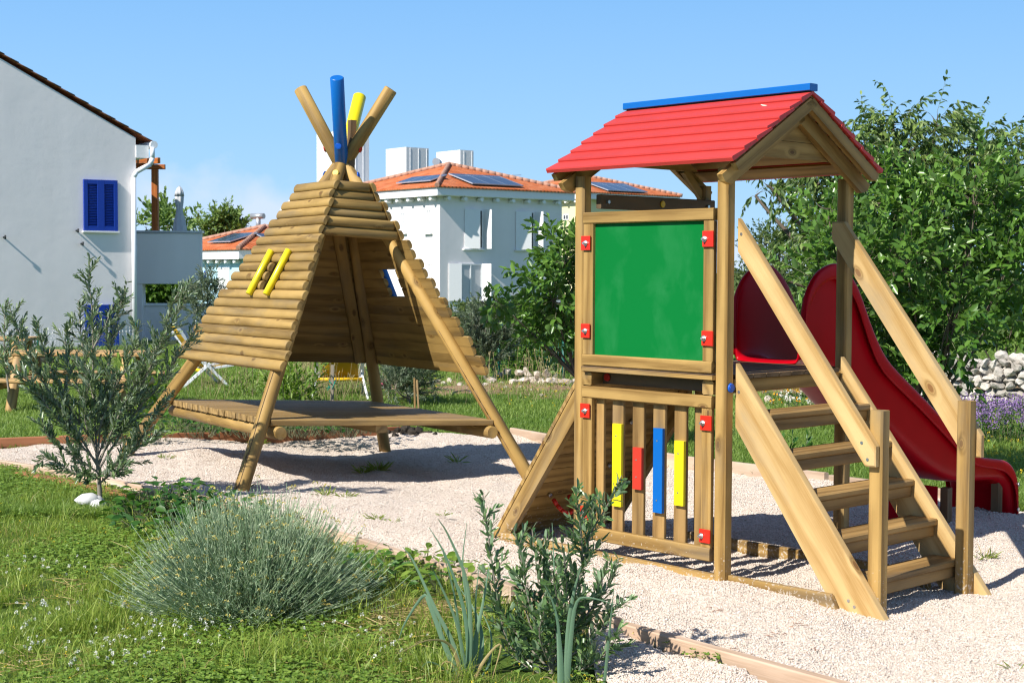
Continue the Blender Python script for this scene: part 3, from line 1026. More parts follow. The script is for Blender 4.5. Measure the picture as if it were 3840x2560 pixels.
# ------------------------------------------------------------------ log hut
ho = np.array((-1.69076738, 13.32094386, -0.07565596))
hu, hv, hw_ = np.array((-0.53432215, 0.84526187, -0.00567554)), np.array((0.84422109, 0.53366424, -0.04993227)), np.array((0.03917701, 0.03147133, 0.99873656))
hut = thing('log_hut', 'tipi shaped log hut on four poles with a raised plank platform', 'play hut')
hut.matrix_world = Matrix([[hv[i], hu[i], hw_[i], ho[i]] for i in range(3)] + [[0, 0, 0, 1]])
LW, PW = M['log_wood'], M['pole_wood']
HU, HV, HH = 1.409, 1.355, 2.735
AU, AV = -.03, .052
for su, sv in ((-1, -1), (1, -1), (-1, 1), (1, 1)):
    k = -.15 / HH
    f0, f1 = 1 - k, 1 - 2.735 / HH
    adj = .03 if (su, sv) == (-1, 1) else 0
    m = MB()
    p0, p1 = (sv * (HV * f0 - adj), su * HU * f0, -.15), (sv * .012 + AV, su * .012 + AU, 2.745)
    m.rod(p0, p1, .060, .055, n=22, bev=.006)
    lg = m.build('leg', PW, hut)
    # the long drying crack
    d = nrm(np.array(p1) - np.array(p0))
    sdv = nrm(np.cross(d, (0, 0, 1)))
    nrmv = nrm(np.cross(sdv, d)) * (1 if su < 0 else -1)
    ang = {(-1, -1): .10, (1, -1): .9, (-1, 1): 1.9, (1, 1): .4}[(su, sv)]
    out = nrm(np.cross(d, sdv)) * -1
    rad = nrm(sdv * math.sin(ang) * -1 + out * math.cos(ang))
    m = MB()
    pts = [np.array(p0) + d * t_ + rad * .0575 + sdv * .004 * math.sin(t_ * 5) for t_ in np.linspace(.16, 1.75, 14)]
    for q0, q1 in zip(pts[:-1], pts[1:]): m.rod(q0, q1, .0042, n=6, r=0)
    m.build('crack', M['deck_wood'], lg)
    # bolt cap near the top of the leg
    t_ = .957
    q = np.array(p0) * (1 - t_) + np.array(p1) * t_
    dirv = nrm((sv * 1.0, su * 1.0, .35))
    cap(q + dirv * .054, dirv, .030, M['capyellow'] if (su, sv) in ((-1, -1), (1, 1)) else M['capblue'], lg)
    # upper pole carries the line of the leg on past the crossing
    m = MB()
    w0, w1 = 2.715, 3.40 + (.03 if (su, sv) == (1, 1) else 0)
    dx, dy = -sv * HV / HH * .86, -su * HU / HH * .86
    p0, p1 = (AV + dx * (w0 - 2.70), AU + dy * (w0 - 2.70), w0), (AV + dx * (w1 - 2.70), AU + dy * (w1 - 2.70), w1)
    if (su, sv) == (1, 1): p1 = (p1[0] + .055, p1[1] - .035, p1[2])
    mt = {(1, 1): M['blue'], (-1, -1): M['yellow']}.get((su, sv), PW)
    lb = {(1, 1): 'bright blue top pole', (-1, -1): 'bright yellow top pole'}.get((su, sv))
    m.rod(p0, p1, .059, .060, n=26, bev=.007, r=.6)
    tp = m.build('top_pole', mt, hut, lb)
    t_ = .24
    q = np.array(p0) * (1 - t_) + np.array(p1) * t_
    dirv = nrm((-sv * 1.0, -su * 1.0, -.45))
    cap(q + dirv * .056, dirv, .030, M['capblue'] if (su, sv) == (1, 1) else M['capred'], tp)
m = MB()
m.box((.075, -.12, 2.3), (.135, -.06, 3.12), 2, .003)
m.build('centre_post', M['deck_wood'], hut)
NL, PIT_W = 20, .0815
W_TOP = 2.545


def half(i): return .42 + .765 * (i // 2) / 9


def dlog(m, p0, p1, out, hgt, dep, r=None, n=9, flat=0.012):
    """half-round log: flat back, round face towards out"""
    d = nrm(np.array(p1) - np.array(p0))
    up = nrm(np.cross(out, d))
    L = np.linalg.norm(np.array(p1) - np.array(p0))
    sec = [(-hgt / 2, 0.0)]
    for k in range(n + 1):
        a = PI * k / n
        sec.append((-hgt / 2 * math.cos(a), flat + (dep - flat) * math.sin(a) ** .8))
    sec.append((hgt / 2, 0.0))
    V, Gc = [], []
    ins = .018
    for l, k in ((0, .80), (ins, 1), (L - ins, 1), (L, .80)):
        for x, y in sec:
            V.append(np.array(p0) + d * l + up * x * (k if k == 1 else .9) + np.array(out) * y * k)
            Gc.append((l, x, y))
    s = len(sec)
    F = [(j * s + i, j * s + (i + 1) % s, (j + 1) * s + (i + 1) % s, (j + 1) * s + i) for j in range(3) for i in range(s)]
    b = len(m.V)
    rr = random.random() if r is None else r
    m.add(V, F, Gc, rr, False)
    for j in range(3):
        for i in range(s - 1): m.sm[len(m.sm) - len(F) + j * s + i] = True
    m.F += [tuple(b + i for i in range(s)), tuple(b + 3 * s + i for i in range(s))]
    m.sm += [False, False]


sl_v = HV / HH
for sv in (-1, 1):
    m = MB()
    nv = nrm((sv * 1.0, 0, sl_v))
    hg = PIT_W * math.hypot(1, sl_v)
    for i in range(NL):
        wc = W_TOP - (i + .5) * PIT_W
        vflat = sv * (HV * (1 - wc / HH) + .052)
        h = half(i) + random.uniform(-.006, .006)
        segs = [(-h, h)]
        if i in (9, 10, 11): segs = [(-h, -.235 + random.uniform(-.01, .01)), (.055 + random.uniform(-.012, .012), h)]
        rr = random.random()
        for u0, u1 in segs:
            dlog(m, (vflat, u0, wc), (vflat, u1, wc), nv, hg * (.985 if sv < 0 else random.choice((.96, .985, .985))), .046, rr)
    wl = m.build('log_wall', LW, hut)
    for uu in (.115, -.265):
        m = MB()
        w0, w1 = 1.53, 1.925
        f_ = lambda w_: sv * (HV * (1 - w_ / HH) + .052 + .078)
        m.rod((f_(w0), uu, w0), (f_(w1), uu, w1), .031, n=18, bev=.004, r=.5)
        m.build('window_bar', M['yellow'] if sv < 0 else M['blue'], wl, 'yellow window bar' if sv < 0 else 'blue window bar')
for su, rows in ((-1, range(6)), (1, range(NL))):
    m = MB()
    for i in rows:
        wc = W_TOP - (i + .5) * PIT_W
        vv = HV * (1 - wc / HH) + .045
        uu = su * (half(i) - .055) if su < 0 else su * (HU * (1 - wc / HH) + .058)
        nv = nrm((0, su, .5)) if su > 0 else nrm((0, su, .25))
        dlog(m, (-vv, uu, wc), (vv, uu, wc), nv, PIT_W * (1.10 if su > 0 else 1.02), .046)
    m.build('lintel_logs' if su < 0 else 'back_wall', LW, hut)
# battens beside the back pole
m = MB()
for w0, w1, off in ((.93, 2.2, -.115),):
    q = lambda w_: (HV * (1 - w_ / HH) + off + .04, HU * (1 - w_ / HH) + .045, w_)
    m.beam(q(w0), q(w1), .11, .03, (1, 0, 0), .004)
m.build('batten', LW, hut)
# platform
m = MB()
pw = 2.39 / 19
for i in range(19):
    u0 = -1.195 + i * pw
    m.box((-1.03 + random.uniform(-.004, .004), u0 + .005, .485), (1.035 + random.uniform(-.004, .004), u0 + pw - .005, .5355), 0, .006)
pf = m.build('platform', M['platform_wood'], hut)
for vv in (-.965, 1.005):
    m = MB()
    m.rod((vv, -1.24, .43), (vv, 1.24, .43), .053, n=20, bev=.004)
    m.build('platform_log', PW, hut)
m = MB()
m.box((-.09, -1.17, .425), (.02, 1.17, .484), 1, .004)
m.build('platform_joist', M['platform_wood'], hut)

# ------------------------------------------------------------------ houses
TH = .6575
dR, dL = np.array((math.cos(TH), math.sin(TH), 0)), np.array((-math.sin(TH), math.cos(TH), 0))


class Place:
    """local frame of a building: x runs right and away, y left and away, from the corner nearest the camera"""

    def __init__(s, px, Y, zg=-.3):
        p = at(px, 622, Y)
        s.o = np.array((p[0], p[1], zg))

    def R(s, px, py, y=0.0):
        q = onpl(px, py, s.o + dL * y, dL) - s.o
        return q @ dR, q[2]

    def L(s, px, py, x=0.0):
        q = onpl(px, py, s.o + dR * x, dR) - s.o
        return q @ dL, q[2]


def hip_roof(x0, x1, y0, y1, z, apex, th=.06, parent=None, ridge=None, name='roof'):
    """apex: (x, y, z) points, one or two"""
    A = [np.array(a, float) for a in apex]
    a0, a1 = A[0], A[-1]
    c = [np.array((x0, y0, z)), np.array((x1, y0, z)), np.array((x1, y1, z)), np.array((x0, y1, z))]
    m = MB()
    for poly in ([c[0], c[1], a1, a0] if len(A) > 1 else [c[0], c[1], a0], [c[1], c[2], a1], [c[2], c[3], a0, a1] if len(A) > 1 else [c[2], c[3], a0], [c[3], c[0], a0]):
        e = nrm(poly[1] - poly[0])
        nn = nrm(np.cross(e, poly[2] - poly[0]))
        if nn[2] < 0: nn = -nn
        u = np.cross(nn, e)
        u = u if u[2] > 0 else -u
        V = list(poly) + [p - np.array((0, 0, th)) for p in poly]
        Gc = [((p - poly[0]) @ e, (p - poly[0]) @ u, 0) for p in poly] * 2
        n = len(poly)
        m.add(V, [tuple(range(n)), tuple(range(2 * n - 1, n - 1, -1))] + [(i, (i + 1) % n, n + (i + 1) % n, n + i) for i in range(n)], Gc)
    # hip tiles
    r = m.build(name, M['tiles'], parent)
    hm = MB()
    for p, q in ((c[0], a0), (c[1], a1), (c[3], a0)):
        L_ = np.linalg.norm(q - p)
        k = int(L_ / .34)
        d = nrm(q - p)
        for i in range(k):
            t_ = i * L_ / k
            hm.rod(p + d * t_ + np.array((0, 0, .03)), p + d * (t_ + L_ / k * 1.12) + np.array((0, 0, .06)), .12, .095, n=8, r=random.random())
    hm.build('hip_tiles', M['hip'], r)
    return r


M['verge'] = plain('dark_verge_tiles', (.13, .055, .035), .85, var=.4, sc=6)
M['hip'] = plain('mortared_hip_tiles', (.42, .24, .17), .85, var=.5, sc=8)


def solar(c0, c1, c3, parent):
    """panel array lifted off the roof: origin corner, corner along the eave, corner up the slope"""
    c0, c1, c3 = [np.array(v, float) for v in (c0, c1, c3)]
    m = MB()
    u, v = c1 - c0, c3 - c0
    nn = nrm(np.cross(u, v))
    nn = nn if nn[2] > 0 else -nn
    P = [c0, c1, c1 + v, c3]
    g = [(0, 0, 0), (np.linalg.norm(u), 0, 0), (np.linalg.norm(u), np.linalg.norm(v), 0), (0, np.linalg.norm(v), 0)]
    V = [p + nn * .14 for p in P] + [p + nn * .09 for p in P]
    b = len(m.V)
    m.add(V, [(0, 1, 2, 3), (7, 6, 5, 4)] + [(i, (i + 1) % 4, 4 + (i + 1) % 4, 4 + i) for i in range(4)], g * 2)
    for k in range(len(m.G)): m.G[k] = (g * 2)[k]
    return m.build('solar_panels', M['solar'], parent)


def win(parent, x0, x1, z0, z1, pane='curtain', face='R', shutters=None, frame=.06, sill=True):
    """window on face R (plane y=0) or L (plane x=0)"""
    def bx(m, a0, a1, d0, d1, z0_, z1_, ax=2):
        if face == 'R': m.box((a0, -d1, z0_), (a1, -d0, z1_), ax, .004)
        else: m.box((-d1, a0, z0_), (-d0, a1, z1_), ax, .004)
    m = MB()
    bx(m, x0, x1, .002, .012, z0, z1)
    w = m.build('window', M[pane], parent)
    m = MB()
    for a0, a1, q0, q1 in ((x0, x0 + frame, z0, z1), (x1 - frame, x1, z0, z1), (x0 + frame, x1 - frame, z0, z0 + frame), (x0 + frame, x1 - frame, z1 - frame, z1), ((x0 + x1) / 2 - .03, (x0 + x1) / 2 + .03, z0 + frame, z1 - frame)):
        bx(m, a0, a1, .013, .045, q0, q1)
    m.build('frame', M['white_paint'], w)
    if sill:
        m = MB()
        bx(m, x0 - .12, x1 + .12, .002, .14, z0 - .07, z0 - .005, 0)
        m.build('sill', M['white_paint'], w)
    for (hx, ang, wd_) in shutters or []:
        m = MB()
        ca, sa = math.cos(ang), math.sin(ang)
        m.beam((hx + ca * wd_ / 2, -.03 - sa * wd_ / 2, z0), (hx + ca * wd_ / 2, -.03 - sa * wd_ / 2, z1), wd_, .04, (ca, -sa, 0), .004)
        m.build('shutter', M['white_paint'], w)
    return w


def block_house(name, label, px, Y, lx, ly, eave, wall, roofz, zg=-.3, cornice=.42, over=.45):
    P = Place(px, Y, zg)
    h = thing(name, label, 'house', P.o, TH)
    m = MB()
    m.box((0, 0, 0), (lx, ly, eave), 2, .0)
    m.build('wall', M[wall], h)
    m = MB()
    m.box((-over, -over, eave - .02), (lx + over, ly + over, eave + cornice - .05), 0, .03)
    m.build('cornice', M['white_paint'], h)
    m = MB()
    for k in np.arange(.3, lx, .95): m.rod((k, -over * .8, eave - .12), (k, .03, eave - .12), .10, n=10)
    for k in np.arange(.3, ly, .95): m.rod((-over * .8, k, eave - .12), (.03, k, eave - .12), .10, n=10)
    for k in range(0): pass
    tl = m.build('rafter_tails', M['white_paint'], h)
    tl['kind'] = 'stuff'
    r = hip_roof(-over - .1, lx + over + .1, -over - .1, ly + over + .1, eave + cornice, [(lx / 2, ly / 2, roofz)], parent=h)
    return P, h, r


def on_slope(P, px, py, x0, y0, z, ap, face):
    """pixel -> local point on the roof slope above face R or L"""
    if face == 'R':
        a = np.array((1, 0, 0.)); b = nrm(np.array((ap[0], ap[1], ap[2])) - np.array((ap[0], y0, z)))
        base = np.array((x0, y0, z))
    else:
        a = np.array((0, 1, 0.)); b = nrm(np.array((ap[0], ap[1], ap[2])) - np.array((x0, ap[1], z)))
        base = np.array((x0, y0, z))
    n = np.cross(a, b)
    nw = dR * n[0] + dL * n[1] + np.array((0, 0, n[2]))
    bw = P.o + dR * base[0] + dL * base[1] + np.array((0, 0, base[2]))
    q = onpl(px, py, bw, nw) - P.o
    return np.array((q @ dR, q @ dL, q[2]))


def z7(x, y): return ((1400 + x / 1.12) * .6125, (500 + y / 1.12) * .6125)


# --- white two-storey house in the middle distance
EAVE = 5.5
P, h, r = block_house('white_house', 'white two-storey house with open white shutters, tiled hip roof and solar panels', 1010, 70, 7.4, 9.0, EAVE, 'white_wall', 7.35)
ov, zc = .55, EAVE + .42
ap = (3.7, 4.5, 7.35)
c0, c1, c3 = [on_slope(P, *z7(*p), -ov, -ov, zc, ap, 'R') for p in ((415, 221), (634, 233), (342, 181))]
solar(c0, c0 + (c1 - c0) * np.array((1, 0, 0)), c0 + (c3 - c0) * np.array((.0, 1, 1)), r)
c0, c1, c3 = [on_slope(P, *z7(*p), -ov, -ov, zc, ap, 'L') for p in ((243, 208), (40, 240), (300, 184))]
solar(c0, c0 + (c1 - c0) * np.array((0, 1, 0)), c0 + (c3 - c0) * np.array((1, .0, 1)), r)
for fx0, fx1, fy0, fy1, sh in ((382, 460, 318, 485, 0), (597, 675, 327, 489, 1)):
    xa, z1 = P.R(*z7(fx0, fy0)); xb, z0 = P.R(*z7(fx1, fy1))
    wd_ = (xb - xa)
    win(h, xa + wd_ * .02, xb - wd_ * .02, z0, z1, 'dark_glass', shutters=[(xa, .35, wd_ * .70), (xb, 1.25, wd_ * .45)])
xa, z1 = P.R(1044, 605); xb, z0 = P.R(1108, 690)
win(h, xa + .25, xb - .05, z0, z1, 'curtain', shutters=[(xa - .35, .25, .65), (xb - .05, 1.1, .5)])
for fx0, fx1, fy0, fy1 in ((118, 137, 330, 418), (225, 244, 320, 418), (228, 246, 545, 620)):
    ya, z1 = P.L(*z7(fx1, fy0)); yb, z0 = P.L(*z7(fx0, fy1))
    win(h, ya, yb, z0, z1, 'curtain', 'L', frame=.05)
m = MB()
m.rod((3.9, 5.9, 6.4), (3.9, 5.9, 7.55), .12, n=10)
m.rod((3.6, 5.5, 7.55), (4.3, 6.3, 7.55), .20, n=12)
m.build('roof_vent', M['grey_metal'], h)
# --- antenna
m = MB()
p = at(1177, 425, 76)
for k, (a, b_) in enumerate(((0, 1.15),)):
    m.rod((0, 0, 0), (0, 0, 1.3), .02, n=6)
    for q in (.75, 1.0, 1.22):
        m.rod((-.35, 0, q), (.45, .12, q + .05), .012, n=5)
        for s_ in np.linspace(-.3, .4, 6): m.rod((s_, -.16, q + .02), (s_, .2, q + .02), .008, n=4)
a_ = m.build('aerial', M['grey_metal'])
a_.location = (p[0], p[1], p[2] - .75)
tag(a_, 'thin television aerial above the tiled roof of the white two-storey house', 'aerial')


# --- white roof towers
def tower_box(px0, px1, py_top, Y, split, label, h0=0.0, lower=None):
    P = Place(px0 + (px1 - px0) * split, Y)
    yl, zt = P.L(px0, py_top)
    xr, _ = P.R(px1, py_top)
    t_ = thing('roof_tower', label, 'tower', P.o, TH, 'white towers above the far roofs')
    m = MB()
    m.box((0, 0, h0), (xr, yl, zt), 2, .02)
    m.build('wall', M['bright_wall'], t_)
    m = MB()
    for k in np.arange(.3, xr - .05, .6): m.rod((k, .005, zt * .5), (k, .005, zt - .05), .03, n=6, smooth=False)
    m.build('corrugation', M['white_paint'], t_)
    return t_


tower_box(727, 848, 308, 100, .38, 'tall white tower with ribbed side directly behind the top poles of the log hut')
tower_box(886, 985, 343, 90, .47, 'white ribbed tower standing left of the tiled roof of the white house')
tower_box(1002, 1088, 350, 92, .63, 'smallest white roof tower, right behind the peak of the tiled roof')
# --- white gabled house half hidden by the hut
P = Place(760, 92)
h = thing('white_house', 'white house with sloping roof edge, nearly hidden behind the upper logs of the hut', 'house', P.o, TH)
yl, zt = P.L(643, 482)
yk, zk = P.L(675, 447)
m = MB()
m.prism([(0, 0, 0), (0, yl, 0), (0, yl, zt), (0, yk, zk), (0, 0, zk)], (7, 0, 0))
m.build('wall', M['bright_wall'], h)
# --- pale blue bungalow
P, h, r = block_house('blue_bungalow', 'pale blue bungalow with orange tiled roof and solar panels, left of the hut', 558, 74, 7.0, 8.5, 2.55, 'blue_wall', 4.3, cornice=.5)


def z3(x, y): return ((500 + x / 2.24) * .6125, (780 + y / 2.24) * .6125)


ap = (3.5, 4.25, 4.3)
c0, c1, c3 = [on_slope(P, *z3(*p), -.55, -.55, 3.05, ap, 'L') for p in ((820, 300), (575, 322), (985, 228))]
solar(c0, c0 + (c1 - c0) * np.array((0, 1, 0)), c0 + (c3 - c0) * np.array((1, .0, 1)), r)
c0, c1, c3 = [on_slope(P, *z3(*p), -.55, -.55, 3.05, ap, 'R') for p in ((1075, 262), (1300, 275), (1045, 235))]
solar(c0, c0 + (c1 - c0) * np.array((1, 0, 0)), c0 + (c3 - c0) * np.array((0, 1, 1)), r)
ya, z1 = P.L(*z3(812, 500)); yb, z0 = P.L(*z3(715, 690))
win(h, ya, yb, max(z0, .1), z1, 'white_paint', 'L', sill=False)
ya, z1 = P.L(*z3(612, 528)); yb, z0 = P.L(*z3(600, 620))
m = MB()
m.box((-.05, ya, z0), (-.002, yb, z1), 2)
m.build('blue_trim', M['shutter_blue'], h)
p = on_slope(P, *z3(1050, 150), -.55, -.55, 3.05, ap, 'L')
m = MB()
m.rod(p + np.array((0, 0, -.3)), p + np.array((0, 0, .5)), .13, n=10)
m.rod(p + np.array((-.2, .4, .52)), p + np.array((.15, -.35, .52)), .15, n=12)
m.build('roof_vent', M['grey_metal'], h)
# --- pale yellow house on the right
P, h, r = block_house('yellow_house', 'pale yellow house with tiled roof and solar panels, seen over the chalkboard', 1337, 92, 7.4, 9.0, 6.43, 'yellow_wall', 8.26)
ap = (3.7, 4.5, 8.26)
c0, c1, c3 = [on_slope(P, *z7(*p), -.55, -.55, 6.85, ap, 'R') for p in ((985, 247), (1160, 258), (915, 213))]
solar(c0, c0 + (c1 - c0) * np.array((1, 0, 0)), c0 + (c3 - c0) * np.array((0, 1, 1)), r)
c0, c1, c3 = [on_slope(P, *z7(*p), -.55, -.55, 6.85, ap, 'L') for p in ((830, 240), (735, 246), (850, 215))]
solar(c0, c0 + (c1 - c0) * np.array((0, 1, 0)), c0 + (c3 - c0) * np.array((1, .0, 1)), r)
for fx0, fx1, fy0, fy1 in ((798, 822, 340, 365),):
    ya, z1 = P.L(*z7(fx1, fy0)); yb, z0 = P.L(*z7(fx0, fy1))
    win(h, ya, yb, z0, z1, 'dark_glass', 'L', sill=False)

# --- near white house on the left
TH0, d0R, d0L = TH, dR, dL
TH = .60
dR, dL = np.array((math.cos(TH), math.sin(TH), 0)), np.array((-math.sin(TH), math.cos(TH), 0))
P = Place(314, 38, -.3)
h = thing('white_house', 'large white house with blue louvred shutters and a white drainpipe at the left edge', 'house', P.o, TH)
xe, ze = P.R(316, 306)
xs, zs = P.R(0, 121)
sl_ = (zs - ze) / (xe - xs)
xr_ = -7.0
zr = ze - sl_ * (xr_ - xe) * 1.0
zr = ze + sl_ * (xe - xr_)
m = MB()
m.prism([(0, 0, 0), (0, 0, ze - .12), (xr_, 0, zr - .12), (2 * xr_, 0, ze - .12), (2 * xr_, 0, 0)], (0, 9, 0))
m.build('wall', M['white_wall'], h)
rf, vg = MB(), MB()
for sgn in (1, -1):
    a_, b_ = np.array((xe + .42, -.06, ze - .42 * sl_)), np.array((xr_, -.06, zr))
    if sgn < 0: a_ = np.array((2 * xr_ - a_[0], a_[1], a_[2]))
    d = b_ - a_
    P3 = [a_, b_, b_ + np.array((0, 0, -.02)), a_ + np.array((0, 0, -.02))]
    L_ = np.linalg.norm(d)
    rf.prism(P3, (0, 9.2, 0), G=[(0, 0, 0), (0, L_, 0), (0, L_, 0), (0, 0, 0)] + [(9.2, 0, 0), (9.2, L_, 0), (9.2, L_, 0), (9.2, 0, 0)])
    k = int(L_ / .37)
    for i in range(k):
        q0, q1 = a_ + d * (i / k), a_ + d * ((i + 1.12) / k)
        vg.rod(q0 + np.array((0, .0, .0)), q1 + np.array((0, .0, -.02)), .02, .012, n=8)
roof = rf.build('roof', M['tiles'], h)
vg.build('verge_tiles', M['verge'], roof)
m = MB()
m.box((.0, -.03, ze - .62), (.33, 9, ze - .30), 1, .01)
m.build('eave_box', M['white_paint'], h)
# drainpipe with an elbow, gutter hopper on top
m = MB()
pz = [(.40, -.10, ze - .35), (.40, -.10, ze - .62), (.34, -.10, ze - .78), (-.02, -.10, ze - .98), (-.10, -.10, ze - 1.12), (-.10, -.10, .0)]
for q0, q1 in zip(pz[:-1], pz[1:]): m.rod(q0, q1, .062, n=14)
m.build('drainpipe', M['white_plastic'], h)
m = MB()
m.rod((.44, -.12, ze - .28), (.44, 9, ze - .28), .10, n=10)
m.build('gutter', M['white_plastic'], h)


def louvre(x0, x1, z0, z1, name, n=26, open_right=True):
    fr = MB()
    mid = (x0 + x1) / 2
    for a0, a1 in ((x0, x0 + .10), (mid - .09, mid + .09), (x1 - .10, x1)): fr.box((a0, -.075, z0), (a1, -.012, z1), 2, .004)
    for q0, q1 in ((z0, z0 + .11), (z1 - .11, z1)):
        for a0, a1 in ((x0 + .10, mid - .09), (mid + .09, x1 - .10)): fr.box((a0, -.073, q0), (a1, -.012, q1), 0, .004)
    w = fr.build(name, M['shutter_blue'], h)
    for a0, a1 in ((x0 + .10, mid - .09), (mid + .09, x1 - .10)):
        m = MB()
        for k in range(n):
            z = z0 + .13 + (z1 - z0 - .26) * k / (n - 1)
            m.beam((a0, -.043, z), (a1, -.043, z), .008, .055, (0, -.5, .85), .001)
        m.build('slats', M['shutter_blue'], w)
    m = MB()
    m.box((x0 + .05, -.010, z0 + .05), (x1 - .05, -.004, z1 - .05), 2, .001)
    m.build('pane', M['dark_glass'], w)
    return w


xa, z1 = P.R(190, 412); xb, z0 = P.R(269, 531)
w = louvre(xa, xb, z0, z1, 'shutters')
m = MB()
m.box((xa - .03, -.10, z0 - .05), (xb + .03, -.001, z0 - .005), 0, .005)
m.build('sill', M['white_paint'], h)
xa, z1 = P.R(193, 700); xb, z0 = P.R(272, 800)
louvre(xa, xb, .02, z1, 'door', 34)
for q in ((175, 530), (8, 545), (186, 560)):
    x, z = P.R(*q)
    m = MB()
    m.rod((x, -.001, z), (x, -.16, z + .02), .022, n=8)
    m.rod((x, -.15, z + .05), (x, -.15, z - .05), .02, n=8)
    m.build('shutter_hook', M['dark_rubber'], h)
# terrace on the right of the house
T0 = at(318, 622, 40.2)
tz = lambda y: (at(318, y, 40.2))[2]
tx = lambda x: (at(x, 622, 40.2))[0]
ter = thing('terrace', 'white raised terrace with a plain parapet, joined to the large white house', 'terrace', (T0[0], 40.2, -.3), 0)
lx = tx(462) - T0[0]
zo = -.3
m = MB()
m.box((-.6, 0, tz(652) - zo), (lx, .2, tz(535) - zo), 0, .01)
m.build('parapet', M['white_wall'], ter)
m = MB()
m.box((-.6, -.04, tz(535) - zo + .002), (lx + .04, .24, tz(532) - zo + .03), 0, .005)
m.build('coping', M['grey_metal'], ter)
m = MB()
m.box((-.6, .2, tz(652) - zo), (lx, 1.6, tz(640) - zo), 0, .01)
m.build('floor_slab', M['white_wall'], ter)
m = MB()
m.box((-.3, .02, 0), (.09, .4, tz(652) - zo - .002), 2, .01)
m.build('pillar', M['white_wall'], ter)
m = MB()
m.box((.09, .3, 0), (lx + 3.6, .5, tz(703) - zo), 0, .01)
m.build('low_wall', M['white_wall'], ter)
m = MB()
m.box((.0, .25, tz(703) - zo + .002), (lx + 3.65, .55, tz(697) - zo), 0, .01)
m.build('coping', M['white_paint'], ter)
# pergola on the terrace
q = at(357, 532, 42)
pg = thing('pergola', 'orange brown timber pergola on the white terrace', 'pergola', q)
s_ = 42 / 3430
m = MB()
m.box((-7 * s_, -.09, 0), (7 * s_, .09, 142 * s_), 2, .01)
m.build('post', M['orange_wood'], pg)
m = MB()
m.box((-60 * s_, -.07, 142 * s_ + .001), (23 * s_, .07, 153 * s_), 0, .01)
m.build('beam', M['orange_wood'], pg)
for k in range(4):
    m = MB()
    m.beam(((20 - k * 24) * s_, -.55, 158 * s_ + .01), ((20 - k * 24) * s_ - 2.4, 2.2, 158 * s_ + .01), .08, .16, (1, .5, 0), .008)
    m.build('rafter', M['orange_wood'], pg)
# closed parasol
q = at(413, 534, 41)
s_ = 41 / 3430
m = MB()
prof = [(15, 0), (14.5, 10), (12, 28), (8, 42), (7, 55), (9, 70), (9.5, 82), (8.6, 84), (10.5, 83), (9, 92), (5.5, 101), (2.5, 104), (1.2, 105)]
V, F = [], []
n = 28
for rr, zz in prof:
    for k in range(n):
        a_ = 2 * PI * k / n
        f_ = 1 + .13 * math.cos(a_ * 7 + zz * .02)
        V.append((rr * f_ * s_ * math.cos(a_), rr * f_ * s_ * math.sin(a_), zz * s_))
for j in range(len(prof) - 1):
    for k in range(n): F.append((j * n + k, j * n + (k + 1) % n, (j + 1) * n + (k + 1) % n, (j + 1) * n + k))
m.add(V, F, None, .5, True)
ps = thing('parasol', 'closed grey canvas parasol standing behind the terrace parapet', 'parasol', q)
m.build('canopy', M['canvas'], ps)
m = MB()
m.rod((0, 0, -1.1), (0, 0, 106 * s_), .025, n=8)
m.build('pole', M['grey_metal'], ps)

# ------------------------------------------------------------------ furniture on the lawn
def picnic(loc, rz, L_, label):
    t_ = thing('picnic_table', label, 'picnic table', loc, rz, 'log picnic tables')
    m = MB()
    for k in range(5): m.box((-L_ / 2, -.36 + k * .145, .715), (L_ / 2, -.22 + k * .145, .77), 0, .012)
    m.build('tabletop', M['picnic_wood'], t_)
    for sy in (-1, 1):
        m = MB()
        for k in range(2): m.box((-L_ / 2, sy * .78 - .15 + k * .155, .40), (L_ / 2, sy * .78 - .005 + k * .155, .45), 0, .012)
        m.build('bench', M['picnic_wood'], t_)
    for sx_ in (-1, 1):
        x = sx_ * (L_ / 2 - .22)
        for sy in (-1, 1):
            m = MB()
            m.rod((x, sy * .62, -.1), (x, sy * .28, .71), .068, n=16, bev=.008)
            m.build('leg', M['picnic_wood'], t_)
        m = MB()
        m.rod((x + .12 * sx_, -.95, .35), (x + .12 * sx_, .95, .35), .055, n=14, bev=.006)
        m.build('cross_log', M['picnic_wood'], t_)
    return t_


q = gp(36, 950, -.16)
picnic((q[0] + .62, q[1] + .75, -.16), -.06, 1.9, 'log picnic table behind the olive sapling at the left')
q = at(20, 800, 24.5)
picnic((q[0] - .5, 24.5, -.18), -.06, 1.9, 'farther log picnic table at the left edge, partly hidden by the nearer one')


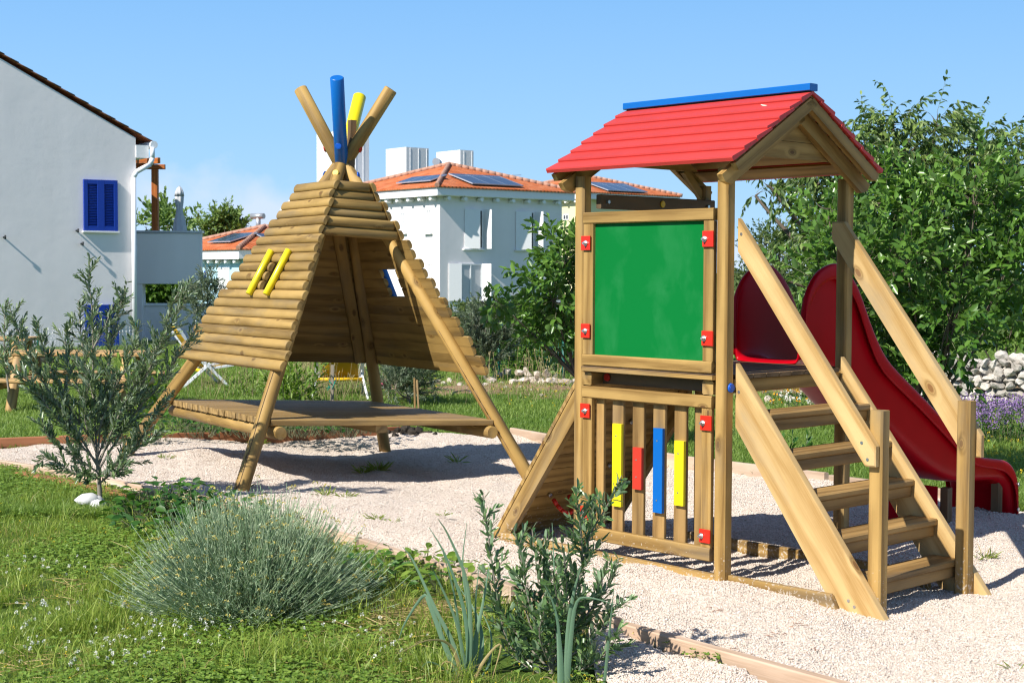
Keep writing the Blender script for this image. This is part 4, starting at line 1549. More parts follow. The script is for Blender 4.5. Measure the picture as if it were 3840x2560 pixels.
def deck_chair(loc, rz, label):
    """reclined folding chair, facing +y"""
    t_ = thing('deck_chair', label, 'deck chair', loc, rz, 'yellow and white deck chairs')
    wp, yf = M['white_plastic'], M['chair_yellow']
    for s_ in (-1, 1):
        x = .30 * s_
        m = MB()
        m.beam((x * 1.28, -.42, .98), (x * .92, .12, .26), .05, .034, (0, 1, .4), .004)
        m.build('back_rail', wp, t_)
        m = MB()
        m.beam((x * 1.36, -.40, .0), (x * 1.05, .10, .40), .05, .034, (0, 1, 0), .004)
        m.build('leg', wp, t_)
        m = MB()
        m.beam((x * 1.13, .42, .0), (x * 1.13, -.12, .56), .045, .03, (0, 1, 0), .004)
        m.build('leg', wp, t_)
        m = MB()
        m.box((x * 1.15 - .03, -.26, .56), (x * 1.15 + .03, .30, .585), 1, .006)
        m.build('armrest', wp, t_)
        m = MB()
        m.beam((x, -.05, .30), (x, .48, .37), .04, .026, (0, 0, 1), .004)
        m.build('seat_rail', wp, t_)
    m = MB()
    m.rod((-.33, -.05, .29), (.33, -.05, .29), .026, n=10)
    m.build('cross_bar', yf, t_)
    V = []
    rows = [(-.405, 1.0), (-.30, .82), (-.17, .63), (-.07, .47), (.02, .345), (.12, .31), (.30, .33), (.47, .375)]
    for y, z in rows:
        for x in (-.27, -.12, .12, .27): V.append((x, y, z - .02 * (abs(x) < .2)))
    F = [(j * 4 + i, j * 4 + i + 1, j * 4 + 5 + i, j * 4 + 4 + i) for j in range(len(rows) - 1) for i in range(3)]
    m = MB()
    m.add(V, F, None, .5, True)
    f_ = m.build('seat_sling', M['sling'], t_)
    md = f_.modifiers.new('thick', 'SOLIDIFY')
    md.thickness = .006
    return t_


M['chair_yellow'] = plain('yellow_fabric', (.80, .48, .01), .6, var=.05)
M['sling'] = leafm('yellow_sling', (.62, .38, .02), (.66, .42, .02), rough=.6, transl=.35, tcol=(.8, .5, .02))
q = gp(780, 916, -.17)
deck_chair((q[0], q[1], -.17), .12, 'yellow deck chair with white frame seen from behind, under the hut')
q = gp(458, 890, -.17)
deck_chair((q[0], q[1], -.17), -1.15, 'yellow and white deck chair standing sideways left of the hut')
# stakes, ball, hose
def stake(px, py0, py1, Y, lean, label, tie=False, r=.022, mat='stake_wood'):
    a_, b_ = at(px, py1, Y), at(px + lean, py0, Y)
    m = MB()
    o_ = a_
    m.box((-r, -r, -.1), (r, r, b_[2] - a_[2]), 2, .004)
    t_ = thing('stake', label, 'stake', o_)
    t_.rotation_euler = (0, math.atan2(b_[0] - a_[0], b_[2] - a_[2]), 0)
    m.build('post', M[mat], t_)
    if tie:
        m = MB()
        for k in range(9):
            a0, a1 = random.uniform(0, 6), random.uniform(0, 6)
            rr = random.uniform(.035, .1)
            m.rod((rr * math.cos(a0), rr * math.sin(a0) * .6, .17 + random.uniform(-.08, .06)), (.05 * math.cos(a1), .04 * math.sin(a1), .22 + random.uniform(-.05, .05)), .007, n=6)
        m.build('cord', M['cord_green'], t_)


stake(763, 838, 912, 20.3, 1, 'grey wooden stake with a green cord tie, under the hut', True)
stake(953, 868, 926, 19.5, -1, 'left of two thin stakes in front of the olive bush', r=.013, mat='picnic_wood')
stake(961, 872, 926, 19.5, -3, 'right of two thin stakes in front of the olive bush', r=.013, mat='picnic_wood')
q = at(881, 880, 21)
m = MB()
V, F = [], []
for j in range(9):
    for k in range(14):
        a_, b_ = PI * j / 8, 2 * PI * k / 14
        V.append((.062 * math.sin(a_) * math.cos(b_), .062 * math.sin(a_) * math.sin(b_), .07 * math.cos(a_)))
for j in range(8):
    for k in range(14): F.append((j * 14 + k, j * 14 + (k + 1) % 14, (j + 1) * 14 + (k + 1) % 14, (j + 1) * 14 + k))
m.add(V, F, None, .5, True)
bl = m.build('ball', M['pink'])
bl.location = [float(v) for v in q]
tag(bl, 'small pink ball hanging in the olive bush behind the hut', 'ball')
m = MB()
hp = [gp(x, y, -.155) for x, y in ((1036, 907), (1045, 901), (1058, 899), (1072, 898), (1084, 900), (1092, 908))]
for a_, b_ in zip(hp[:-1], hp[1:]): m.rod(a_, b_, .022, n=8)
tag(m.build('hose', M['dark_rubber']), 'black garden hose lying on the lawn right of the hut', 'hose')
# wire fences


def fence(pts, label, h_, cell, postmat, wire, step=2.4, r=.0035):
    t_ = thing('wire_fence', label, 'fence')
    m = MB()
    for (x0, y0), (x1, y1) in zip(pts[:-1], pts[1:]):
        z0, z1 = float(G(x0, y0)), float(G(x1, y1))
        L_ = math.hypot(x1 - x0, y1 - y0)
        for k in np.arange(cell / 2, h_, cell): m.rod((x0, y0, z0 + k), (x1, y1, z1 + k), r, n=3)
        for s_ in np.arange(0, L_, cell):
            f_ = s_ / L_
            x, y, z = x0 + (x1 - x0) * f_, y0 + (y1 - y0) * f_, z0 + (z1 - z0) * f_
            m.rod((x, y, z + .02), (x, y, z + h_), r, n=3)
    m.build('wire_mesh', wire, t_)
    for x, y in pts:
        m = MB()
        z = float(G(x, y))
        m.rod((x, y, z - .1), (x, y, z + h_ + .06), .026, n=10)
        m.build('post', postmat, t_)


q0, q1 = at(-30, 700, 33), at(86, 700, 33.5)
q2 = at(310, 700, 35)
fence([(q0[0], q0[1]), (q1[0], q1[1]), (q2[0], q2[1])], 'thin grey wire fence in front of the large white house', .62, .085, M['fence_green'], M['grey_metal'])
q0, q1, q2 = gp(1060, 862, -.17), gp(1146, 862, -.17), gp(1294, 880, -.16)
q3 = gp(1700, 900, -.15)
fence([(q0[0], q0[1]), (q1[0], q1[1]), (q2[0], q2[1]), (q3[0], q3[1])], 'green wire fence along the rubble behind the lawn', .66, .09, M['fence_green'], M['fence_green'], r=.0028)


# ------------------------------------------------------------------ stones
def ico():
    import bmesh
    bm = bmesh.new()
    bmesh.ops.create_icosphere(bm, subdivisions=2, radius=1)
    V = np.array([v.co[:] for v in bm.verts])
    F = [tuple(v.index for v in f.verts) for f in bm.faces]
    bm.free()
    return V, F


IV, IF = ico()


def stone(m, c, s, seed, r=None):
    """angular stone: the ball cut by random planes"""
    rg = np.random.default_rng(seed)
    V = IV.copy()
    for k in range(15):
        d = nrm(rg.normal(size=3))
        lim = rg.uniform(.34, .72)
        e = V @ d
        V -= np.maximum(e - lim, 0)[:, None] * d
    V += rg.normal(0, .03, V.shape)
    V *= np.array(s) / .66
    a = rg.uniform(0, 2 * PI)
    R_ = np.array(((math.cos(a), -math.sin(a), 0), (math.sin(a), math.cos(a), 0), (0, 0, 1)))
    V = V @ R_.T + np.array(c)
    m.add(V, IF, None, r)


rocks = []
spots = [(1128, 868, 30), (1142, 858, 22), (1095, 873, 24), (1075, 876, 18), (1180, 872, 26), (1057, 880, 18), (1205, 874, 18), (1230, 868, 20), (1150, 878, 14), (1113, 880, 16), (1165, 850, 24), (1275, 862, 16), (1090, 892, 12), (1105, 900, 14), (1162, 886, 14), (1195, 888, 12), (1005, 872, 20), (1020, 878, 16), (1034, 872, 18), (985, 876, 14), (1243, 905, 12), (1220, 893, 10)]
spots += [(1768, 918, 30), (1790, 905, 26), (1815, 915, 32), (1835, 900, 22), (1850, 895, 24), (1878, 908, 24), (1760, 900, 20), (1895, 900, 22), (1862, 925, 18), (1905, 922, 20), (1805, 930, 14), (1740, 912, 20), (1720, 915, 20)]
for k, (x, y, w_) in enumerate(spots):
    q = gp(x, y + w_ * .4, -.16)
    s_ = w_ / 2 * q[1] / 3430
    m = MB()
    stone(m, (0, 0, 0), (s_, s_ * .8, s_ * random.uniform(.6, .85)), 100 + k)
    o_ = m.build('rock', M['pale_stone'])
    o_.location = (q[0], q[1], -.16 + s_ * .45)
    if x < 1400: tag(o_, 'pale limestone rock lying on the bare soil between the hut and the tower', 'rock', 'rocks on the soil bed behind the hut')
    else: tag(o_, 'pale limestone rock seen between the stairs below the tower deck', 'rock', 'rocks behind the tower stairs')


def stone_wall(name, label, A, B, h0, h1, th, sz, mat, seed):
    """dry wall from A to B (x, y), coursed rubble"""
    m = MB()
    A, B = np.array(A, float), np.array(B, float)
    L_ = np.linalg.norm(B - A)
    d = (B - A) / L_
    nn = np.array((-d[1], d[0]))
    rg = np.random.default_rng(seed)
    z = 0
    row = 0
    while z < max(h0, h1):
        s = 0
        hh = sz * rg.uniform(.55, .8)
        while s < L_:
            w_ = sz * rg.uniform(.7, 1.6)
            f_ = (s + w_ / 2) / L_
            top_ = h0 + (h1 - h0) * f_ + .10 * math.sin(s * 2.1 + seed) + rg.uniform(-.08, .05)
            if z + hh * .6 < top_:
                for side in (0, 1):
                    p = A + d * (s + w_ / 2) + nn * (side * th + rg.uniform(-.04, .04))
                    stone(m, (p[0], p[1], float(G(p[0], p[1])) + z + hh / 2 + rg.uniform(-.02, .02)), (w_ * .56, sz * .55, hh * .62), int(rg.integers(1e6)), rg.random())
            s += w_ * .96
        z += hh
        row += 1
    return tag(m.build(name, M[mat]), label, 'stone wall')


A, B = gp(1185, 880, -.16), gp(1310, 886, -.16)
stone_wall('stone_wall', 'low broken rubble wall beside the green fence posts', A[:2], B[:2], .16, .24, .22, .15, 'pale_stone', 3)
A, B = gp(2150, 948, -.15), gp(2420, 955, -.15)
stone_wall('stone_wall', 'grey dry stone wall at the right behind the purple flowering bush', (A[0], A[1] + 1.0), (B[0], B[1] + .6), .66, .84, .3, .145, 'stone', 8)
m = MB()
for k in range(26):
    a = random.uniform(0, 2 * PI)
    rr = abs(random.gauss(0, .24))
    stone(m, (rr * math.cos(a), rr * math.sin(a) * .6, .10 - rr * .22), (.06, .06, .05), k, random.random())
q = gp(938, 1008, -.155)
o_ = m.build('soil_heap', M['dark_soil'] if 'dark_soil' in M else plain('dark_soil', (.035, .028, .02), .95, var=.4, sc=30))
o_.location = [float(v) for v in q]
tag(o_, 'dark heap of soil at the end of the edging board behind the hut', 'soil heap')

# ------------------------------------------------------------------ vegetation helpers
def unit(a): return a / np.maximum(np.linalg.norm(a, axis=-1, keepdims=True), 1e-9)


class Leaves:
    def __init__(s): s.P, s.D, s.N, s.L, s.W, s.R = [], [], [], [], [], []

    def add(s, P, D, N, L, W, R=None):
        P = np.atleast_2d(P)
        n = len(P)
        s.P.append(P); s.D.append(np.broadcast_to(D, (n, 3))); s.N.append(np.broadcast_to(N, (n, 3)))
        s.L.append(np.broadcast_to(L, n)); s.W.append(np.broadcast_to(W, n))
        s.R.append(RG.random(n) if R is None else np.broadcast_to(R, n))

    def count(s): return sum(len(p) for p in s.P)

    def build(s, name, mat, parent=None, fold=.16, droop=.12, wide=.5, half=.2):
        P, D, N = np.concatenate(s.P), unit(np.concatenate(s.D)), np.concatenate(s.N)
        L, W, R = np.concatenate(s.L)[:, None], np.concatenate(s.W)[:, None], np.concatenate(s.R)
        S_ = unit(np.cross(D, N))
        U = np.cross(S_, D)
        n = len(P)
        V = np.empty((n, 6, 3))
        V[:, 0] = P
        a, b = wide - half, wide + half
        V[:, 1] = P + D * L * a - S_ * W * .46 + U * W * fold
        V[:, 2] = P + D * L * b - S_ * W * .42 + U * (W * fold - L * droop * .4)
        V[:, 3] = P + D * L - U * L * droop
        V[:, 4] = P + D * L * b + S_ * W * .42 + U * (W * fold - L * droop * .4)
        V[:, 5] = P + D * L * a + S_ * W * .46 + U * W * fold
        i = (np.arange(n) * 6)[:, None]
        q = np.concatenate([i + np.array([0, 3, 2, 1]), i + np.array([0, 5, 4, 3])])
        return raw(name, V.reshape(-1, 3), q, mat=mat, parent=parent, rnd=np.repeat(R, 6))


class Tubes:
    """many thin tapered stems in one mesh"""

    def __init__(s, k=4): s.V, s.F, s.n, s.k = [], [], 0, k

    def add(s, pts, r0, r1):
        pts = np.asarray(pts, float)
        m, k = len(pts), s.k
        T = unit(np.gradient(pts, axis=0))
        ref = np.array((.3, .9, .2)) if abs(T[0][2]) > .7 else np.array((.1, .2, 1.))
        A = unit(np.cross(T, ref))
        B = np.cross(T, A)
        r = np.linspace(r0, r1, m)[:, None, None]
        an = np.arange(k) * 2 * PI / k
        V = pts[:, None] + r * (A[:, None] * np.cos(an)[None, :, None] + B[:, None] * np.sin(an)[None, :, None])
        s.V.append(V.reshape(-1, 3))
        j, i = np.meshgrid(np.arange(m - 1), np.arange(k), indexing='ij')
        s.F.append(np.stack([j * k + i, j * k + (i + 1) % k, (j + 1) * k + (i + 1) % k, (j + 1) * k + i], -1).reshape(-1, 4) + s.n)
        s.n += m * k

    def build(s, name, mat, parent=None):
        V = np.concatenate(s.V)
        return raw(name, V, np.concatenate(s.F), mat=mat, parent=parent, rnd=np.repeat(RG.random(len(s.V)), [len(v) for v in s.V]), gc=V, smooth=True)


def curve(p0, p1, bend, n=7):
    """smooth arc from p0 to p1 pushed sideways by bend"""
    p0, p1, bend = np.array(p0, float), np.array(p1, float), np.array(bend, float)
    t = np.linspace(0, 1, n)[:, None]
    return p0 * (1 - t) + p1 * t + bend * 4 * t * (1 - t) * .5


def spline(P, n=24):
    P = np.array(P, float)
    m = len(P)
    Q = np.vstack([2 * P[0] - P[1], P, 2 * P[-1] - P[-2]])
    out = []
    for t in np.linspace(0, m - 1 - 1e-6, n):
        i = int(t); f = t - i
        a, b, c, d = Q[i], Q[i + 1], Q[i + 2], Q[i + 3]
        out.append(.5 * ((2 * b) + (-a + c) * f + (2 * a - 5 * b + 4 * c - d) * f * f + (-a + 3 * b - 3 * c + d) * f ** 3))
    return np.array(out)


def rdir(n=None):
    v = RG.normal(size=(n or 1, 3))
    v = unit(v)
    return v if n else v[0]


def twig_leaves(lv, tb, p0, d0, length, L, W, spacing, ang=.75, droop=0.0, curl=.25, pair=False, r=.003, start=.15, jit=.25, lrand=.25, upn=.6):
    """a curved twig carrying leaves; returns its end"""
    n = max(4, int(length / .05))
    d = nrm(d0)
    side = rdir() * curl
    pts = [np.array(p0, float)]
    for k in range(n):
        d = nrm(d + side / n + np.array((0, 0, -droop / n)))
        pts.append(pts[-1] + d * length / n)
    pts = np.array(pts)
    if tb is not None: tb.add(pts, r, r * .35)
    s = np.arange(start * length, length, spacing)
    if len(s) == 0: return pts[-1]
    f = s / length * n
    i = np.minimum(f.astype(int), n - 1)
    P = pts[i] + (pts[i + 1] - pts[i]) * (f - i)[:, None]
    T = unit(pts[i + 1] - pts[i])
    roll = np.arange(len(s)) * (PI / 2 if pair else 2.4) + RG.uniform(0, 6)
    A = unit(np.cross(T, np.array((.2, .3, .93)) + T * 0))
    B = np.cross(T, A)
    for sg in ((0, PI) if pair else (0,)):
        Rv = A * np.cos(roll + sg)[:, None] + B * np.sin(roll + sg)[:, None]
        a = ang * (1.15 - .5 * s / length)[:, None]
        D = T * np.cos(a) + Rv * np.sin(a) + RG.normal(0, jit, T.shape)
        D[:, 2] -= droop * .5
        N = unit(Rv * -np.sin(a) * .5 + T * .4 + np.array((0, 0, upn)) + RG.normal(0, .35, T.shape))
        m = len(s)
        sc = (1 + RG.uniform(-lrand, lrand, m)) * (1.05 - .35 * (s / length) ** 3)
        lv.add(P, D, N, L * sc, W * sc)
    # the tuft at the tip
    lv.add(pts[-1], T[-1] + RG.normal(0, .2, 3), np.array((RG.normal(), RG.normal(), .6)), L * .75, W * .8)
    return pts[-1]


def woody(name, label, cat, base, clumps, twigs, leaf, mat, bark='bark', trunk_r=.05, group=None, droop=0.0, tl=(.25, .5), spacing=.035, up=.4, pair=False, ang=.75, curl=.3, lean=None, shell=(.25, .85), tw=True, fold=.16, twr=.003, minz=None, paletop=0.0):
    """shrub or tree: stem and limbs to each clump of foliage, twigs through each clump's volume"""
    t_ = thing(name, label, cat, base, 0, group)
    b0 = np.array(base, float)
    lv, tb = Leaves(), Tubes(5)
    cl = [(np.array(c, float) - b0, r) for c, r in clumps]
    cen = np.mean([c for c, r in cl], 0)
    fork = np.array((cen[0] * .35, cen[1] * .35, max(.25 * cen[2], .1))) if lean is None else np.array(lean, float)
    tb.add(curve((0, 0, -.1), fork, rdir() * trunk_r * .5, 6), trunk_r, trunk_r * .75)
    for c, r in cl:
        tb.add(curve(fork, c, rdir() * .12 * np.linalg.norm(c - fork) + np.array((0, 0, -.05)), 8), trunk_r * .45, trunk_r * .12)
    tot = sum(r ** 2 for c, r in cl)
    tb2 = Tubes(3)
    for c, r in cl:
        for k in range(int(twigs * r * r / tot) + 1):
            d = rdir()
            if RG.random() < .35: d[2] = abs(d[2])
            p = c + d * r * RG.uniform(*shell)
            dd = nrm(d + np.array((0, 0, up)) + rdir() * .45)
            if minz is not None and p[2] < minz: continue
            twig_leaves(lv, tb2 if tw else None, p, dd, RG.uniform(*tl), leaf[0], leaf[1], spacing, ang, droop, curl, pair, twr)
            if RG.random() < .2: tb.add(curve(c, p, rdir() * .04, 5), trunk_r * .1 + .002, .002)
    tr = tb.build('trunk', M[bark], t_)
    if tw and tb2.V: tb2.build('twigs', M['twig'], tr)
    if paletop:
        # leaf colour made paler with height, towards the top of the crown
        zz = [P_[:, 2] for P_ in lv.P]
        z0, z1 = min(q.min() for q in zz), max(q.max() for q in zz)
        lv.R = [np.clip(R_ * (1 - paletop) + paletop * ((q - z0) / (z1 - z0)) ** 1.3 * RG.uniform(.5, 1.3, len(q)), 0, 1) for R_, q in zip(lv.R, zz)]
    lv.build('crown', M[mat], t_, fold)
    return t_


def cpx(lst, Y, spread=.5):
    """clumps from photo pixels: (x, y, r[, dy])"""
    out = []
    for q in lst:
        y = Y + (q[3] if len(q) > 3 else RG.uniform(-spread, spread))
        out.append((at(q[0], q[1], y), q[2] * y / 3430))
    return out


# ------------------------------------------------------------------ trees and shrubs behind the play area
def base_at(px, Y):
    p = at(px, 622, Y)
    return (p[0], p[1], float(G(p[0], p[1])))


woody('hackberry_tree', 'large leafy tree with drooping leaves rising behind the tower roof at the right', 'tree', base_at(2110, 26.5),
      cpx([(2060, 380, 115), (2200, 380, 110), (2330, 410, 90), (1955, 390, 80), (1880, 430, 75), (2000, 470, 110), (2120, 460, 110), (2240, 450, 95), (2340, 470, 70), (1815, 465, 38), (1850, 560, 60), (1930, 590, 100), (1790, 640, 40), (1890, 690, 80), (2050, 290, 42), (2150, 290, 40), (2250, 330, 45), (1985, 320, 40), (1735, 450, 20), (1770, 430, 24), (2310, 570, 45), (2400, 460, 80), (2050, 600, 110), (2180, 600, 110), (1850, 790, 60)], 26.2, 1.2),
      1500, (.145, .058), 'hack_leaf', trunk_r=.2, twr=.005, droop=1.5, tl=(.4, .75), spacing=.043, up=.15, ang=.7, shell=(.2, .95), curl=.5)
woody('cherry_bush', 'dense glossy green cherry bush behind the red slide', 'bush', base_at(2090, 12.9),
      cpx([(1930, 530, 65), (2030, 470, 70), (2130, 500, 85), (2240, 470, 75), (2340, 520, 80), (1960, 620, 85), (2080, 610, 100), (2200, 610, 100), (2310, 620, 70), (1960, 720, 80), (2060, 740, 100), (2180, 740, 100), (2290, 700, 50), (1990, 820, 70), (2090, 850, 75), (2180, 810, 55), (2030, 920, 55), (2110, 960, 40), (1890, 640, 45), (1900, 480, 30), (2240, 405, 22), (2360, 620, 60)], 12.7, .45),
      700, (.096, .047), 'cherry_leaf', paletop=.6, trunk_r=.05, droop=.15, tl=(.22, .42), spacing=.028, up=.55, ang=.85, curl=.35, shell=(.2, .9))
woody('cherry_tree', 'young cherry tree with shiny leaves between the hut and the tower', 'tree', base_at(1345, 15.2),
      cpx([(1278, 555, 24), (1295, 610, 48), (1235, 650, 34), (1270, 690, 54), (1140, 690, 24), (1195, 715, 36), (1300, 750, 48), (1250, 760, 38), (1105, 692, 12), (1288, 525, 12), (1330, 640, 45), (1330, 570, 26)], 15.0, .35),
      225, (.105, .050), 'cherry_leaf', trunk_r=.035, droop=.3, tl=(.16, .30), paletop=.45, spacing=.028, up=.35, ang=.85, curl=.4, lean=(-.08, 0, .75), shell=(.15, .95))
woody('olive_bush', 'silvery olive bush behind the right wall of the hut', 'bush', base_at(1115, 25.5),
      cpx([(1105, 770, 34), (1085, 800, 26), (1130, 800, 34), (1150, 780, 22), (1095, 750, 22), (1120, 735, 12), (1165, 790, 18), (1110, 830, 26)], 25.5, .3),
      300, (.075, .018), 'olive_far', bark='olive_bark', trunk_r=.04, tl=(.25, .5), spacing=.022, up=.75, pair=True, ang=.6)
woody('olive_bush', 'grey green olive bush on the lawn behind the back pole of the hut', 'bush', base_at(940, 20.6),
      cpx([(940, 880, 32), (910, 890, 26), (970, 870, 28), (925, 855, 22), (985, 850, 16), (945, 905, 20), (890, 870, 16)], 20.6, .3),
      260, (.06, .013), 'olive_far', bark='olive_bark', trunk_r=.03, tl=(.22, .45), spacing=.020, up=.6, pair=True, ang=.6)
woody('olive_tree', 'thin dark olive tree in front of the low white wall left of the hut', 'tree', base_at(479, 34),
      cpx([(478, 680, 28), (460, 700, 22), (495, 690, 24), (480, 650, 18), (465, 730, 16), (498, 725, 14), (445, 720, 14)], 34, .2),
      150, (.09, .022), 'olive_far', bark='olive_bark', trunk_r=.04, tl=(.25, .5), spacing=.03, up=.4, pair=True, ang=.6, lean=(0, 0, .8))
woody('pale_tree', 'hazy grey green tree behind the tower, left of the large leafy tree', 'tree', base_at(1770, 42),
      cpx([(1760, 560, 30), (1740, 600, 26), (1790, 570, 26), (1770, 620, 32), (1730, 650, 26), (1800, 640, 30), (1760, 680, 30), (1720, 700, 26), (1750, 740, 30), (1790, 710, 26), (1715, 760, 22), (1700, 640, 16)], 42, .8),
      420, (.14, .06), 'pale_leaf', trunk_r=.12, tl=(.4, .8), spacing=.055, up=.4)
for k, (label, x, Y, lst) in enumerate((
        ('green tree behind the pergola and the closed parasol', 375, 62, [(374, 505, 13), (385, 520, 10), (366, 522, 9), (392, 500, 5), (335, 522, 7), (440, 497, 5), (430, 505, 3), (425, 528, 4)]),
        ('round green tree left of the tiled roof of the pale blue bungalow', 505, 84, [(500, 518, 18), (480, 528, 16), (525, 520, 16), (545, 532, 14), (513, 500, 10), (515, 487, 4), (462, 528, 9), (500, 550, 26), (540, 550, 20)]),
)):
    woody('broadleaf_tree', label, 'tree', base_at(x, Y), cpx(lst, Y, 1.0), 80 if k == 0 else 260, (.30, .14), 'far_leaf', trunk_r=.16, tl=(.6, 1.2), spacing=.11, up=.4, tw=False, group='green trees behind the left houses')
woody('hedge', 'bright green hedge seen through the opening under the white terrace', 'hedge', base_at(370, 60),
      cpx([(330, 665, 30), (360, 668, 30), (395, 665, 30), (425, 668, 28), (345, 690, 26), (410, 692, 26), (310, 690, 20)], 60, .3), 700, (.2, .12), 'bush_leaf', trunk_r=.05, tl=(.3, .6), spacing=.06, tw=False)
# mass of shrubs behind the green fence
for k, (label, mat, x, Y, lst, lf) in enumerate((
        ('dark green shrub behind the fence, right of the silvery olive bush', 'bush_leaf', 1190, 29, [(1180, 800, 36), (1200, 770, 30), (1225, 800, 34), (1170, 830, 30), (1215, 840, 32), (1160, 770, 20)], (.11, .05)),
        ('green shrub behind the fence under the young cherry tree', 'bush_leaf', 1270, 28, [(1260, 800, 34), (1290, 790, 34), (1270, 840, 30), (1310, 830, 34), (1245, 850, 20), (1320, 780, 30)], (.12, .06)),
        ('brownish hedge below the white two-storey house', 'pale_leaf', 1120, 44, [(1080, 735, 18), (1110, 730, 16), (1140, 735, 18), (1060, 745, 16), (1170, 738, 20), (1030, 745, 14), (1200, 745, 20)], (.14, .07)),
        ('low green shrub under the tower deck behind the pale rocks', 'bush_leaf', 1730, 24.5, [(1725, 870, 20), (1745, 850, 24), (1770, 840, 24), (1700, 850, 22), (1800, 850, 22), (1830, 850, 22), (1680, 830, 26)], (.08, .04)),
        ('leafy green shrub behind the tower stairs', 'bush_leaf', 1870, 21, [(1850, 820, 40), (1890, 800, 40), (1930, 830, 40), (1880, 860, 30), (1800, 800, 40), (1960, 870, 36)], (.10, .05)),
        ('sunlit shrub behind the dry stone wall', 'bush_leaf', 2300, 21.5, [(2280, 720, 40), (2330, 740, 44), (2370, 700, 44), (2230, 760, 36), (2310, 780, 36), (2390, 770, 36), (2190, 780, 30)], (.10, .05)))):
    woody('shrub', label, 'shrub', base_at(x, Y), cpx(lst, Y, .4), 300, lf, mat, trunk_r=.04, tl=(.3, .6), spacing=.045, up=.5, tw=False)


def weed_plant(name, label, cat, px, Y, n, h_, L_, W_, mat, group=None, spread=.2, flower=None, stiff=.8, z=None, spacing=.035, ang=.7):
    b = base_at(px, Y)
    t_ = thing(name, label, cat, b, 0, group)
    lv, tb, fl = Leaves(), Tubes(3), Leaves()
    for k in range(n):
        a, r = RG.uniform(0, 2 * PI), spread * math.sqrt(RG.random())
        p = np.array((r * math.cos(a), r * math.sin(a), 0))
        d = nrm(np.array((math.cos(a) * r / spread * (1 - stiff), math.sin(a) * r / spread * (1 - stiff), 1)) + rdir() * .12)
        e = twig_leaves(lv, tb, p, d, h_ * RG.uniform(.55, 1.1), L_, W_, spacing, ang, .15, .2, False, .0045, .1)
        if flower:
            for q in range(flower[1]):
                o_ = rdir()
                fl.add(e + o_ * flower[3] * RG.uniform(.2, 1), unit(o_ + np.array((0, 0, .4))), rdir(), flower[2], flower[2] * .8)
    tb.build('stems', M['twig'], t_)
    lv.build('leaves', M[mat], t_)
    if flower: fl.build('flowers', M[flower[0]], t_)
    return t_


weed_plant('purple_sage', 'bushy purple flowering sage in front of the dry stone wall at the right', 'flowering bush', 2326, 16.2, 150, .42, .05, .016, 'weed', spread=.55, flower=('purple_flower', 26, .022, .085), stiff=.45, spacing=.03)
weed_plant('tall_weed', 'tall leafy green weed in the lawn behind the front pole of the hut', 'weed', 672, 20.2, 26, .62, .14, .035, 'clover', spread=.3, spacing=.04)
weed_plant('tall_weed', 'green weed with upright leaves under the left end of the log wall', 'weed', 560, 21.5, 12, .42, .10, .025, 'clover', spread=.3, spacing=.04)
weed_plant('leafy_weed', 'two leaved green weed seen between the upper stair treads', 'weed', 1825, 13.4, 7, .30, .10, .045, 'weed', spread=.14, spacing=.05)
weed_plant('leafy_weed', 'pale green weed behind the olive sapling at its right side', 'weed', 350, 17.5, 14, .8, .13, .05, 'clover', spread=.25, spacing=.05)
weed_plant('orange_flowers', 'orange and white daisies among the rocks behind the stairs', 'flowers', 1842, 20.0, 24, .26, .05, .012, 'weed', spread=.42, flower=('orange_flower', 4, .034, .025), stiff=.5)
weed_plant('white_daisies', 'white daisy bush behind the yellow deck chair', 'flowers', 862, 24.5, 46, .62, .05, .012, 'weed', spread=.35, flower=('white_flower', 6, .055, .06), stiff=.5)
weed_plant('white_daisies', 'white flowering weeds right of the orange daisies below the deck', 'flowers', 1880, 19.6, 26, .24, .05, .012, 'weed', spread=.36, flower=('white_flower', 4, .032, .025), stiff=.5)

# ------------------------------------------------------------------ the olive sapling
YS = 10.62


